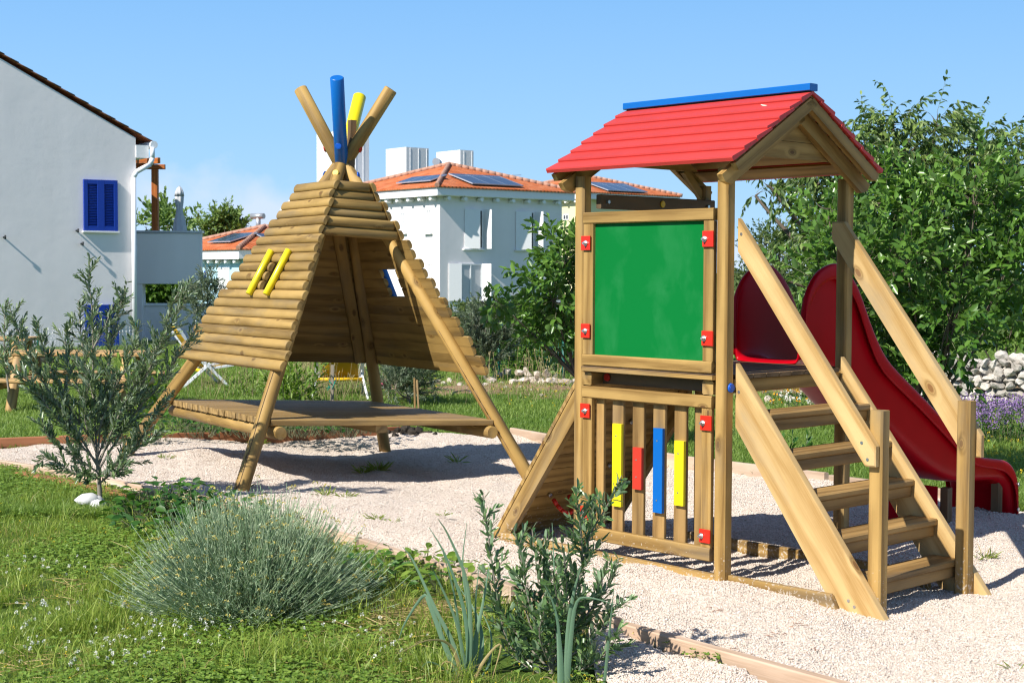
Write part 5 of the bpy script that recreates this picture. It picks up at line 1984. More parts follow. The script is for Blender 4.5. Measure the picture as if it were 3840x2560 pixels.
def olive(name, label, px0, Y, base_z, trunk, branches, L_, W_, side=(.12, .30), every=.075, spacing=.021, tr=.022, mat='olive_leaf'):
    b = at(px0, 622, Y)
    b[2] = base_z
    t_ = thing(name, label, 'olive tree', b)
    lv, tb, tb2 = Leaves(), Tubes(6), Tubes(4)
    conv = lambda x, y, dy=0.0: at(x, y, Y + dy) - b
    tk = spline([conv(*q) for q in trunk], 16)
    tb.add(tk, tr, tr * .55)
    for br in branches:
        dy = RG.uniform(-.32, .32)
        n = len(br)
        P = spline([conv(x, y, dy * (k / max(n - 1, 1)) ** .8) for k, (x, y) in enumerate(br)], 22)
        seg = np.linalg.norm(np.diff(P, axis=0), axis=1)
        Ltot = seg.sum()
        tb.add(P, tr * .38 * min(1, Ltot / .6 + .3), .0022)
        cum = np.concatenate([[0], np.cumsum(seg)])
        # leaves on the main shoot
        s = np.arange(.12 * Ltot, Ltot, spacing)
        Q = np.stack([np.interp(s, cum, P[:, k]) for k in range(3)], 1)
        T = unit(np.stack([np.interp(s, cum, np.gradient(P[:, k])) for k in range(3)], 1))
        for sg in (0, PI):
            roll = np.arange(len(s)) * PI / 2 + sg + RG.uniform(0, .5)
            A = unit(np.cross(T, np.array((.2, .9, .3))))
            B = np.cross(T, A)
            Rv = A * np.cos(roll)[:, None] + B * np.sin(roll)[:, None]
            D = T * .72 + Rv * .7 + RG.normal(0, .18, T.shape)
            N = unit(T * .6 - Rv * .3 + np.array((0, 0, .5)) + RG.normal(0, .3, T.shape))
            keep = RG.random(len(s)) < .8
            m = keep.sum()
            lv.add(Q[keep], D[keep], N[keep], L_ * RG.uniform(.7, 1.2, m), W_ * RG.uniform(.8, 1.2, m))
        for s0 in np.arange(.16 * Ltot, .93 * Ltot, every):
            f = s0 / Ltot
            p = np.array([np.interp(s0, cum, P[:, k]) for k in range(3)])
            i = min(np.searchsorted(cum, s0), len(P) - 2)
            T1 = nrm(P[i + 1] - P[i])
            o_ = rdir()
            o_ = nrm(o_ - T1 * (o_ @ T1))
            ln = RG.uniform(*side) * (1.15 - .65 * f)
            twig_leaves(lv, tb2, p, T1 * .75 + o_ * .75 + np.array((0, 0, .35)), ln, L_, W_, spacing, .52, .05, .3, True, .0022, .08, .18)
    trunk_o = tb.build('trunk', M['olive_bark'], t_)
    tb2.build('twigs', M['olive_bark'], trunk_o)
    lv.build('leaves', M[mat], t_, .12, .04, .52, .27)
    return t_


olive('olive_sapling', 'young olive tree with white fleece round its foot, beside the gravel', 229, YS, -.01,
      [(231, 1172), (229, 1130), (226, 1085), (222, 1040)],
      [[(224, 1060), (214, 900), (213, 740), (206, 660), (205, 588)], [(223, 1050), (240, 900), (262, 760), (292, 645)], [(226, 1070), (270, 960), (335, 840), (395, 740), (425, 650)], [(226, 1080), (300, 960), (370, 880), (420, 800), (452, 752)],
       [(224, 1070), (170, 980), (95, 870), (40, 760), (18, 690)], [(222, 1060), (130, 960), (70, 880), (25, 850)], [(218, 1020), (150, 920), (100, 800), (84, 735)], [(216, 990), (175, 880), (150, 800), (160, 740)], [(216, 920), (190, 800), (180, 690)],
       [(226, 1085), (160, 1040), (110, 1000), (95, 960)], [(226, 1090), (170, 1085), (110, 1050), (86, 1060)], [(228, 1095), (290, 1050), (340, 1010), (370, 985)], [(228, 1090), (310, 1030), (350, 960), (395, 900)], [(222, 1000), (260, 900), (300, 820), (320, 740)],
       [(228, 1110), (260, 1085), (278, 1078), (290, 1068)], [(222, 1040), (195, 960), (205, 870)], [(224, 1050), (250, 980), (262, 890)], [(214, 800), (245, 740), (262, 690)], [(20, 900), (10, 800), (12, 700)], [(228, 1100), (205, 1090), (190, 1080)], [(224, 1060), (285, 960), (365, 800), (400, 690), (440, 640)]],
      .052, .0155, side=(.09, .25), every=.037, spacing=.0155)
# white fleece tied round its foot
m = MB()
for (cx, cz, cy, rx, rz_) in ((-.055, .05, -.03, .085, .05), (.02, -.005, -.06, .075, .06), (-.01, .03, 0, .06, .05), (.03, -.05, -.09, .05, .045)):
    rg = np.random.default_rng(int(abs(cx) * 1000 + cz * 500 + 7))
    V = IV.copy()
    V = V * (1 + .16 * np.sin(V[:, :1] * 7 + cz * 30) * np.cos(V[:, 2:] * 9) + rg.normal(0, .05, (len(V), 1)))
    V = V * np.array((rx, .07, rz_)) + np.array((cx, cy, cz))
    m.add(V, IF, None, .5, True)
q = gp(228, 1165, 0)
o_ = m.build('fleece_wrap', M['fleece'])
o_.location = [float(v) for v in q + np.array((0, -.05, .02))]
tag(o_, 'bundle of white fleece wrapped round the foot of the olive sapling', 'fleece')

# olive shrub in the foreground
olive('olive_shrub', 'small bushy olive in the foreground with dark leaves, in front of the slatted gate', 1275, 6.3, -.01,
      [(1268, 1585), (1266, 1530), (1264, 1480)],
      [[(1262, 1540), (1170, 1480), (1135, 1330), (1118, 1200), (1108, 1128)], [(1264, 1520), (1215, 1380), (1195, 1270), (1180, 1215)], [(1264, 1500), (1240, 1360), (1222, 1215)], [(1264, 1500), (1262, 1350), (1250, 1235)], [(1266, 1500), (1300, 1360), (1290, 1240)],
       [(1268, 1500), (1330, 1330), (1355, 1230), (1395, 1160), (1428, 1092)], [(1340, 1320), (1335, 1230), (1322, 1120)], [(1360, 1240), (1362, 1190), (1360, 1150)], [(1268, 1520), (1340, 1420), (1395, 1350), (1422, 1280)], [(1268, 1530), (1360, 1470), (1410, 1400), (1432, 1372)], [(1266, 1540), (1210, 1480), (1160, 1420), (1140, 1370)],
       [(1266, 1520), (1220, 1440), (1200, 1350), (1205, 1290)], [(1268, 1520), (1310, 1430), (1320, 1350), (1310, 1300)], [(1270, 1560), (1350, 1530), (1400, 1490), (1425, 1440)], [(1266, 1560), (1210, 1530), (1170, 1500), (1150, 1480)], [(1268, 1500), (1280, 1400), (1270, 1310)], [(1268, 1500), (1370, 1380), (1385, 1310)], [(1266, 1540), (1240, 1460), (1250, 1400)], [(1268, 1545), (1300, 1480), (1345, 1430)]],
      .050, .0160, side=(.07, .17), every=.042, spacing=.021, tr=.014, mat='olive_shrub_leaf')

# ------------------------------------------------------------------ curry plant
b = np.array((*gp(575, 1398, 0)[:2], 0.0))
cp = thing('curry_plant', 'round silvery green curry bush dotted with small yellow flower heads, in the foreground lawn', 'bush', b)
lv, tb, fl = Leaves(), Tubes(3), Leaves()
hd = []
for k in range(4200):
    a = RG.uniform(0, 2 * PI)
    ph = math.acos(RG.uniform(.10, 1)) * .98
    d = np.array((math.sin(ph) * math.cos(a), math.sin(ph) * math.sin(a), math.cos(ph)))
    ln = RG.uniform(.66, 1.0) * (.60 if ph > .9 else .58) * (1 + .16 * vn(a * 2, ph * 3, 1.0, 5))
    p0 = np.array((RG.normal(0, .10), RG.normal(0, .10), .0))
    e = p0 + d * ln * np.array((.90, .94, .98))
    e[2] = max(e[2], .03)
    pts = curve(p0, e, np.array((0, 0, -.10 * math.sin(ph))) + rdir() * .03, 6)
    tb.add(pts, .0024, .0014)
    m_ = 11
    f = RG.uniform(.35, .99, m_)
    P = np.stack([np.interp(f, np.linspace(0, 1, 6), pts[:, i]) for i in range(3)], 1)
    D = unit(unit(pts[-1] - pts[0]) * .9 + RG.normal(0, .45, (m_, 3)))
    lv.add(P, D, RG.normal(size=(m_, 3)), RG.uniform(.018, .034, m_), .0032)
    if RG.random() < .10:
        for q in range(11):
            o_ = rdir()
            o_[2] = abs(o_[2])
            fl.add(e + o_ * .007, o_, rdir(), .008, .007)
for k in range(26):
    # taller flowering stems standing out of the dome
    a, r = RG.uniform(0, 2 * PI), .5 * math.sqrt(RG.random())
    e = np.array((r * math.cos(a), r * math.sin(a), .60 + RG.uniform(-.1, .12) - r * .3))
    tb.add(curve((r * .4 * math.cos(a), r * .4 * math.sin(a), .1), e, rdir() * .03, 6), .0018, .0011)
    for q in range(14):
        o_ = rdir()
        o_[2] = abs(o_[2])
        fl.add(e + o_ * .010, o_, rdir(), .008, .007)
tb.build('stems', M['silver_stem'], cp)
lv.build('leaves', M['silver_stem'], cp, .05, .02)
fl.build('flower_heads', M['curry_flower'], cp)

# ------------------------------------------------------------------ leek like plant
def strap(pts, w0, w1, n=14):
    P = spline(pts, n)
    T = unit(np.gradient(P, axis=0))
    S_ = unit(np.cross(T, np.array((.12, 1, .25))))
    U = np.cross(S_, T)
    w = np.linspace(0, 1, n)
    wd_ = (w0 * .9 * (1 - w ** 1.25) + w1 * w)[:, None]
    V = np.concatenate([P - S_ * wd_ / 2 + U * wd_ * .28, P, P + S_ * wd_ / 2 + U * wd_ * .28])
    i = np.arange(n - 1)
    q = np.concatenate([np.stack([i, i + n, i + n + 1, i + 1], 1), np.stack([i + n, i + 2 * n, i + 2 * n + 1, i + n + 1], 1)])
    return V, q


def leek(name, label, px0, Y, blades, wpx=15):
    b = np.array((at(px0, 622, Y)[0], Y, -.01))
    t_ = thing(name, label, 'plant', b)
    green, dry = ([], [], []), ([], [], [])
    for pl, w, dead in blades:
        dy = RG.uniform(-.2, .2)
        pts = [at(x, y, Y + dy * k / max(len(pl) - 1, 1)) - b for k, (x, y) in enumerate(pl)]
        V, q = strap(pts, w * Y / 3430, .002)
        tgt = dry if dead else green
        tgt[1].append(q + sum(len(v) for v in tgt[0]))
        tgt[0].append(V)
        tgt[2].append(np.full(len(V), RG.uniform(.1, 1)))
    for nm, tg_, mt in (('leaves', green, 'leek_leaf'), ('dry_leaves', dry, 'dry_leaf')):
        if tg_[0]: raw(nm, np.concatenate(tg_[0]), np.concatenate(tg_[1]), mat=M[mt], parent=t_, rnd=np.concatenate(tg_[2]), smooth=True)
    return t_


leek('leek_plant', 'clump of long grey green strap leaves left of the foreground olive', 1070, 6.2, [
    ([(1065, 1590), (1020, 1480), (985, 1385), (970, 1370), (930, 1430), (915, 1470)], 16, 0), ([(1068, 1590), (1040, 1480), (1000, 1400), (950, 1290), (925, 1255)], 15, 0), ([(1070, 1590), (1075, 1480), (1060, 1380), (1020, 1270), (985, 1210)], 15, 0), ([(1072, 1590), (1080, 1450), (1070, 1330), (1030, 1230), (1005, 1190)], 14, 0),
    ([(1074, 1590), (1085, 1500), (1075, 1400), (1062, 1300), (1072, 1200)], 11, 0), ([(1076, 1590), (1090, 1480), (1110, 1380), (1125, 1290)], 15, 0), ([(1076, 1590), (1105, 1500), (1098, 1420), (1050, 1340)], 16, 0), ([(1072, 1600), (1110, 1520), (1150, 1480), (1130, 1560)], 11, 1), ([(1068, 1600), (1040, 1490), (985, 1470), (915, 1500)], 11, 1),
    ([(1065, 1600), (1050, 1540), (1020, 1520), (990, 1570)], 10, 1), ([(1074, 1600), (1130, 1545), (1190, 1540)], 9, 1), ([(1064, 1592), (1045, 1530), (1018, 1470), (1006, 1400)], 14, 0), ([(1070, 1592), (1062, 1500), (1045, 1420), (1005, 1330), (990, 1300)], 12, 0), ([(1074, 1592), (1095, 1480), (1092, 1390), (1100, 1300)], 10, 0), ([(1072, 1592), (1055, 1450), (1040, 1350), (1015, 1260)], 9, 0), ([(1076, 1596), (1120, 1530), (1128, 1460), (1105, 1400)], 10, 0), ([(1066, 1596), (1030, 1545), (985, 1520), (960, 1545)], 10, 0)])
leek('leek_plant', 'long grey green strap leaves growing up through the foreground olive', 1330, 6.1, [
    ([(1285, 1600), (1282, 1480), (1275, 1350), (1268, 1200)], 10, 0), ([(1300, 1600), (1305, 1450), (1318, 1360), (1335, 1300)], 17, 0), ([(1292, 1600), (1288, 1500), (1275, 1400), (1245, 1330)], 12, 0), ([(1300, 1600), (1310, 1480), (1322, 1390), (1350, 1372), (1420, 1390)], 14, 0), ([(1385, 1600), (1400, 1450), (1410, 1350)], 9, 0), ([(1300, 1610), (1265, 1560), (1240, 1555)], 9, 1)])

# ------------------------------------------------------------------ broad leaved weeds
def rosette(name, label, cat, px0, py0, spots, L_, W_, mat, group=None):
    b = np.array((*gp(px0, py0, 0)[:2], 0.0))
    t_ = thing(name, label, cat, b, 0, group)
    lv, tb = Leaves(), Tubes(3)
    for x, y, n, h_ in spots:
        p = gp(x, y, 0)
        p[2] = 0
        for k in range(n):
            o_ = rdir()
            q = p - b + np.array((o_[0] * .10, o_[1] * .10, 0))
            e = q + np.array((o_[0] * .10, o_[1] * .10, h_ * RG.uniform(.3, 1)))
            tb.add(curve(q, e, rdir() * .02, 4), .003, .002)
            lv.add(e, (o_[0], o_[1], RG.uniform(-.2, .5)), (RG.normal(0, .4), RG.normal(0, .4) - .25, 1), L_ * RG.uniform(.6, 1.15), W_ * RG.uniform(.6, 1.15))
    tb.build('stems', M['twig'], t_)
    lv.build('leaves', M[mat], t_, .08, .2)
    return t_


def seed_stalks(parent, pts):
    tb, fl = Tubes(4), Leaves()
    b = np.array(parent.location)
    for x0, y0, x1, y1 in pts:
        Y = gp(x0, y0, 0)[1]
        p, e = at(x0, y0, Y) - b, at(x1, y1, Y) - b
        tb.add(curve(p, e, rdir() * .03, 7), .004, .0025)
        for q in range(10):
            o_ = rdir()
            fl.add(e + o_ * .010, o_ + np.array((0, 0, .8)), rdir(), .024, .012)
    tb.build('stalks', M['twig'], parent)
    fl.build('seed_pods', M['weed'], parent)


w1 = rosette('poppy_weed', 'broad leaved dark green weed with seed pods between the olive sapling and the curry bush', 'weed', 400, 1195,
             [(325, 1195, 26, .16), (355, 1190, 34, .22), (385, 1185, 40, .26), (415, 1190, 40, .24), (445, 1195, 34, .20), (300, 1200, 20, .14), (470, 1195, 24, .18), (500, 1200, 22, .18), (525, 1205, 20, .2), (340, 1215, 22, .12), (400, 1225, 24, .12), (450, 1225, 22, .12)], .085, .052, 'weed')
seed_stalks(w1, [(385, 1170, 380, 1118), (390, 1170, 396, 1120), (375, 1170, 392, 1130), (400, 1170, 420, 1135), (405, 1175, 434, 1140), (360, 1175, 358, 1135), (395, 1170, 408, 1145), (520, 1195, 512, 1150), (530, 1200, 522, 1160), (345, 1180, 330, 1140)])
rosette('dark_weed', 'dark green weeds along the right foot of the curry bush', 'weed', 850, 1345, [(800, 1345, 22, .10), (840, 1335, 30, .12), (870, 1325, 26, .12), (880, 1355, 20, .10), (900, 1330, 22, .12), (920, 1345, 20, .10), (780, 1370, 18, .08)], .07, .03, 'weed')
rosette('edge_weed', 'green weeds growing against the pale edging board right of the curry bush', 'weed', 960, 1310, [(945, 1312, 26, .12), (965, 1318, 24, .14), (990, 1325, 20, .12), (1010, 1340, 20, .12), (930, 1300, 20, .10), (1030, 1350, 22, .12), (1045, 1365, 18, .12)], .07, .042, 'clover')
rosette('bank_weed', 'lush dark green weeds along the reddish edging under the hut platform', 'weed', 640, 1010, [(x, 1000 + RG.uniform(-14, 5), 16, .22) for x in range(390, 860, 13)] + [(x, 985 + RG.uniform(-8, 8), 12, .25) for x in range(430, 800, 20)], .10, .045, 'weed')
rosette('bank_weed', 'green weeds behind the olive sapling along the reddish edging', 'weed', 300, 1020, [(x, 1016 + RG.uniform(-8, 6), 10, .16) for x in range(180, 385, 16)], .09, .04, 'clover')


# small tufts in the gravel
def tuft(px, py, n, h_, label, r=.06, mat='grass'):
    p = gp(px, py, 0)
    z = float(gravel_z(p[0], p[1]))
    p = gp(px, py, z)
    lv = Leaves()
    a = RG.uniform(0, 2 * PI, n)
    o_ = np.stack([np.cos(a), np.sin(a), RG.uniform(.25, 1.4, n)], 1)
    lv.add(np.stack([np.cos(a) * r * RG.random(n), np.sin(a) * r * RG.random(n), np.zeros(n)], 1), o_, RG.normal(size=(n, 3)) + np.array((0, 0, 1)), h_ * RG.uniform(.5, 1.2, n), h_ * .06)
    t_ = lv.build('grass_tuft', M[mat], None, .1, .25)
    t_.location = [float(v) for v in p]
    return tag(t_, label, 'grass tuft', 'grass tufts growing in the gravel')


for px_, py_, n_, h_, lb in ((745, 1135, 40, .07, 'low green tuft in the gravel right of the front pole of the hut'), (795, 1140, 34, .06, 'second green tuft in the gravel right of the front pole of the hut'), (572, 1118, 18, .05, 'tiny tuft at the foot of the front pole of the hut'), (865, 1192, 40, .06, 'dark green tuft in the open gravel between curry bush and hut'), (905, 1200, 20, .05, 'thin straggling tuft right of the dark green tuft in the open gravel'), (1018, 1184, 14, .05, 'small tuft in the gravel left of the climbing ramp'),
                             (380, 1052, 24, .07, 'tuft near the left pole of the hut'), (870, 1080, 60, .12, 'shaded tuft under the hut platform'), (835, 1085, 40, .10, 'second shaded tuft under the hut platform'), (1050, 1062, 20, .12, 'upright tuft under the right end of the hut platform'), (1025, 992, 26, .09, 'tuft at the back edge of the gravel behind the hut'), (1135, 1003, 16, .06, 'small tuft at the back edge of the gravel right of the hut'), (2262, 1280, 30, .07, 'leafy tuft in the gravel beside the right newel post'), (2240, 1285, 16, .05, 'small tuft touching the right newel post'), (590, 1020, 22, .10, 'tuft beside the reddish edging behind the front pole of the hut'), (2328, 1535, 8, .05, 'single sprig in the gravel at the bottom right corner')):
    tuft(px_, py_, n_, h_, lb)


# ------------------------------------------------------------------ grass
def blades(name, x, y, z, h_, w_, mat, lean=.55, rn=None, twist=None):
    n = len(x)
    a = RG.uniform(0, 2 * PI, n)
    f = RG.uniform(0, 2 * PI, n)
    l = RG.gamma(2, lean / 2, n)
    dx, dy = np.cos(a) * l * h_, np.sin(a) * l * h_
    sx, sy = np.cos(f) * w_ / 2, np.sin(f) * w_ / 2
    V = np.empty((n, 5, 3))
    hh = h_ / np.sqrt(1 + l * l * .5)
    V[:, 0] = np.stack([x - sx, y - sy, z], 1)
    V[:, 1] = np.stack([x + sx, y + sy, z], 1)
    V[:, 2] = np.stack([x + dx * .35 + sx * .8, y + dy * .35 + sy * .8, z + hh * .6], 1)
    V[:, 3] = np.stack([x + dx * .35 - sx * .8, y + dy * .35 - sy * .8, z + hh * .6], 1)
    V[:, 4] = np.stack([x + dx, y + dy, z + hh * .95], 1)
    i = (np.arange(n) * 5)[:, None]
    r = RG.random(n) if rn is None else rn
    return raw(name, V.reshape(-1, 3), i + np.array([0, 1, 2, 3]), i + np.array([3, 2, 4]), M[mat], rnd=np.repeat(r, 5))


def lawn_pts(n, y0, y1, power, mask):
    y = y0 + (y1 - y0) * RG.random(n) ** power
    x = RG.uniform(-.37, .37, n) * (y + .6)
    k = mask(x, y)
    return x[k], y[k]


front = lambda x, y: ~inside(PIT, x, y) & ~inside(PATH, x, y) & (y < 13.8) & (x < .9)
x, y = lawn_pts(330000, 5.2, 13.8, 1.35, front)
# bare and dry patches
pz = vn(x, y, .9, 21) * .6 + vn(x, y, 2.6, 22) * .4
lush = np.clip((y - 7.2) * .18 - (x + 1.5) * .16 + .15, 0, .42)
def bare(x, y):
    k = np.zeros(np.shape(x))
    for px_, py_, sx_, sy_, a_ in ((960, 1415, .34, .55, .9), (30, 1370, .30, .42, .9), (10, 1545, .45, .22, .9), (850, 1550, .30, .16, .7), (960, 1540, .25, .18, .6), (560, 1300, .35, .35, .35), (740, 1470, .4, .25, .3), (180, 1300, .3, .3, .25)):
        q = gp(px_, py_, 0)
        k = np.maximum(k, a_ * np.exp(-((x - q[0]) / sx_) ** 2 - ((y - q[1]) / sy_) ** 2))
    return k * (.55 + .9 * vn(x, y, 4.2, 77))


br_ = bare(x, y)
keep = RG.random(len(x)) < np.clip((pz + lush - .40) * 3.2, .05, 1) * np.clip(1.05 - br_ * 1.25, .04, 1)
x, y, pz, lush = x[keep], y[keep], pz[keep], lush[keep]
z = G(x, y) + .035 * (vn(x, y, 1.5, 9) - .5)
h_ = (.020 + .045 * np.clip(vn(x, y, 1.7, 31) - .25, 0, 1)) * RG.uniform(.6, 1.5, len(x))
rn = np.clip(RG.random(len(x)) * .75 + (pz - .3) * .5, .045, 1)
rn = np.where(RG.random(len(x)) < np.clip(.78 - pz - lush * .7, .05, .5), .01, rn)
tag(blades('grass', x, y, z, h_, RG.uniform(.0025, .0048, len(x)), 'grass', .8, rn), 'short sunlit grass of the foreground lawn', 'grass', kind='stuff')
# longer tufts
tx, ty = lawn_pts(420, 5.4, 13, 1.2, front)
cx_, cy_ = [], []
for a, b_ in zip(tx, ty):
    k = RG.integers(20, 70)
    cx_.append(a + RG.normal(0, .05, k)); cy_.append(b_ + RG.normal(0, .05, k))
for a, b_, k, s_ in ((*gp(190, 1450, 0)[:2], 380, .10), (*gp(640, 1520, 0)[:2], 420, .11), (*gp(770, 1530, 0)[:2], 240, .08), (*gp(980, 1545, 0)[:2], 200, .07)):
    cx_.append(a + RG.normal(0, s_, k)); cy_.append(b_ + RG.normal(0, s_ * .8, k))
x, y = np.concatenate(cx_), np.concatenate(cy_)
k = front(x, y)
x, y = x[k], y[k]
tag(blades('grass_tufts', x, y, G(x, y), RG.uniform(.07, .17, len(x)), RG.uniform(.003, .006, len(x)), 'grass', .9), 'longer grass tufts standing in the foreground lawn', 'grass', kind='stuff')
# clover leaves
x, y = lawn_pts(90000, 5.2, 13.8, 1.3, front)
cd_ = vn(x, y, 1.2, 41)
k = RG.random(len(x)) < np.clip((cd_ - .44) * 3 + np.clip((y - 8) * .2, 0, .7), .05, 1) * np.clip(1 - bare(x, y) * 1.5, 0, 1)
x, y = x[k], y[k]
n = len(x)
zz = G(x, y) + RG.uniform(.015, .065, n)
lv = Leaves()
a0 = RG.uniform(0, 2 * PI, n)
for q in range(3):
    a = a0 + q * 2 * PI / 3
    lv.add(np.stack([x, y, zz], 1), np.stack([np.cos(a), np.sin(a), RG.normal(.1, .2, n)], 1), np.stack([RG.normal(0, .3, n), RG.normal(-.2, .3, n), np.ones(n)], 1), RG.uniform(.013, .024, n), RG.uniform(.011, .018, n))
o_ = lv.build('clover', M['clover'], None, .1, .1, .6)
tag(o_, 'low clover leaves spread through the foreground lawn', 'clover', kind='stuff')
# clover flowers and small yellow ones


def balls(x, y, z, r, name, mat, label, k=12):
    lv = Leaves()
    for a, b_, c, rr in zip(x, y, z, r):
        d = unit(RG.normal(size=(k, 3)) + np.array((0, 0, .5)))
        lv.add(np.array((a, b_, c)) + d * rr * .35, d, RG.normal(size=(k, 3)), rr, rr * .7)
    return tag(lv.build(name, M[mat], None, .1, .1), label, 'flowers', kind='stuff')


fx, fy = [], []
for px_, py_, n_, sx_, sy_ in ((260, 1400, 14, 100, 18), (330, 1455, 26, 70, 25), (230, 1500, 30, 110, 30), (60, 1400, 16, 60, 40), (60, 1290, 10, 60, 25), (440, 1450, 14, 60, 20), (850, 1450, 13, 110, 25), (900, 1480, 10, 60, 30), (60, 1490, 12, 50, 30), (160, 1300, 8, 60, 20)):
    for k in range(n_):
        p = gp(px_ + RG.normal(0, sx_ * .6), py_ + RG.normal(0, sy_ * .7), .06)
        fx.append(p[0]); fy.append(p[1])
fx, fy = np.array(fx), np.array(fy)
k = front(fx, fy)
fx, fy = fx[k], fy[k]
balls(fx, fy, G(fx, fy) + RG.uniform(.05, .09, len(fx)), RG.uniform(.006, .0095, len(fx)), 'clover_flowers', 'white_flower', 'white clover flowers scattered over the foreground lawn', 14)
x, y = lawn_pts(900, 5.3, 13, 1.2, front)
balls(x[:260], y[:260], G(x[:260], y[:260]) + .05, np.full(260, .006), 'yellow_lawn_flowers', 'yellow_flower', 'tiny yellow flowers dotted through the foreground lawn', 6)
# dry straw lying about
lv = Leaves()
for px_, py_, n_, s_ in ((950, 1420, 150, 60), (1000, 1400, 110, 50), (900, 1440, 80, 60), (860, 1470, 50, 70), (700, 1490, 40, 80), (480, 1300, 40, 70), (120, 1370, 60, 60), (60, 1530, 60, 60), (900, 1560, 60, 70), (330, 1290, 30, 60)):
    for k in range(n_):
        p = gp(px_ + RG.normal(0, s_), py_ + RG.normal(0, s_ * .35), .02)
        if not front(p[0], p[1]): continue
        a = RG.uniform(0, 2 * PI)
        lv.add(np.array((p[0], p[1], RG.uniform(.01, .04))), np.array((math.cos(a), math.sin(a), RG.normal(.05, .12))), np.array((RG.normal(), RG.normal(), 1.)), RG.uniform(.06, .22), .0035)
tag(lv.build('straw', M['dry_leaf'], None, .1, .05), 'dry straw lying in the foreground lawn', 'straw', kind='stuff')
# the far lawn
back = lambda x, y: ~inside(PIT, x, y) & (y > 10)
x, y = lawn_pts(520000, 10.2, 42, 1.5, back)
bed = np.clip(1 - np.abs(y - 23.5) * .34, 0, 1) * (x > -2.2) * (x < 9)
k = RG.random(len(x)) < np.clip(1.1 - bed * 1.0 + (vn(x, y, 1.2, 51) - .5) * .8, .05, 1)
x, y = x[k], y[k]
h_ = RG.uniform(.03, .075, len(x)) * (1 + .5 * vn(x, y, .8, 52))
rn = np.clip(RG.random(len(x)) * .7 + (vn(x, y, .5, 53) - .3) * .6, .045, 1)
tag(blades('lawn', x, y, G(x, y), h_, .006 + (y - 10) * .0003, 'lawn', .8, rn), 'green lawn behind the gravel play area', 'lawn', kind='stuff')
# tall dry grass with seed heads under the hut and along the bed
gx_, gy_ = [], []
for px_, py_, n_, sx_ in ((770, 905, 160, 50), (710, 912, 90, 40), (850, 905, 50, 40), (600, 905, 60, 60), (1150, 905, 50, 80), (1260, 900, 60, 60), (480, 905, 40, 40)):
    for k in range(n_):
        p = gp(px_ + RG.normal(0, sx_), py_ + RG.normal(0, 14), -.16)
        gx_.append(p[0]); gy_.append(p[1])
gx_, gy_ = np.array(gx_), np.array(gy_)
k = back(gx_, gy_)
gx_, gy_ = gx_[k], gy_[k]
n = len(gx_)
tb, fl = Tubes(3), Leaves()
for a, b_ in zip(gx_, gy_):
    z = float(G(a, b_))
    e = np.array((a + RG.normal(0, .09), b_ + RG.normal(0, .09), z + RG.uniform(.25, .62)))
    tb.add(curve((a, b_, z), e, rdir() * .03, 5), .003, .002)
    d = nrm(e - np.array((a, b_, z)))
    for q in range(4): fl.add(e - d * .012 * q, d + RG.normal(0, .25, 3), rdir(), .035, .011)
o_ = tb.build('tall_grass', M['seedhead'])
tag(o_, 'tall dry grass with pale seed heads behind the hut', 'tall grass', kind='stuff')
sh = fl.build('seed_heads', M['seedhead'], o_, .1, .05)
sh['kind'] = 'stuff'
# yellow lawn flowers at the right
fx, fy = [], []
for k in range(130):
    p = gp(RG.normal(2250, 70), RG.normal(1045, 35), -.08)
    fx.append(p[0]); fy.append(p[1])
for k in range(60):
    p = gp(RG.normal(1250, 80), RG.normal(900, 20), -.15)
    fx.append(p[0]); fy.append(p[1])
fx, fy = np.array(fx), np.array(fy)
k = back(fx, fy)
fx, fy = fx[k], fy[k]
balls(fx, fy, G(fx, fy) + RG.uniform(.06, .14, len(fx)), np.full(len(fx), .014), 'yellow_meadow_flowers', 'yellow_flower', 'yellow flowers in the grass by the purple sage and the soil bed', 8)
# brown leaf litter on the gravel near the bottom
lv = Leaves()
for px_, py_, n_ in ((1830, 1440, 7), (1640, 1410, 5), (1620, 1430, 6), (1785, 1470, 5), (1720, 1380, 4), (1860, 1500, 4), (2150, 1430, 1), (1920, 1385, 2), (1690, 1500, 4)):
    for k in range(n_):
        p = gp(px_ + RG.normal(0, 14), py_ + RG.normal(0, 8), .02)
        a = RG.uniform(0, 2 * PI)
        lv.add(np.array((p[0], p[1], float(gravel_z(p[0], p[1])) + .012)), np.array((math.cos(a), math.sin(a), .1)), np.array((RG.normal(0, .4), RG.normal(0, .4), 1)), RG.uniform(.02, .05), .006)
M['litter'] = leafm('brown_litter', (.20, .08, .04), (.34, .17, .09), rough=.8, transl=0)
tag(lv.build('leaf_litter', M['litter'], None, .1, .1), 'brown leaf litter on the gravel at the bottom right', 'leaf litter', kind='stuff')

# ------------------------------------------------------------------ light and sky
EL, AZ = math.radians(42), math.radians(225)   # the sun stands behind the camera, to the left
sdir = Vector((math.sin(AZ) * math.cos(EL), math.cos(AZ) * math.cos(EL), math.sin(EL)))
ld = bpy.data.lights.new('sun', 'SUN')
ld.energy = 4.15
ld.angle = math.radians(.53)
ld.color = (1.0, .95, .87)
lo = bpy.data.objects.new('sun', ld)
COL.objects.link(lo)
lo.rotation_euler = sdir.to_track_quat('Z', 'Y').to_euler()
wd = bpy.data.worlds.new('World')
S.world = wd
wd.use_nodes = True
t = wd.node_tree
t.nodes.clear()
sky = t.nodes.new('ShaderNodeTexSky')
sky.sky_type = 'NISHITA'
sky.sun_disc = False
sky.sun_elevation = EL
sky.sun_rotation = AZ
sky.altitude = 2000
sky.air_density = .6
sky.dust_density = 0
sky.ozone_density = 1
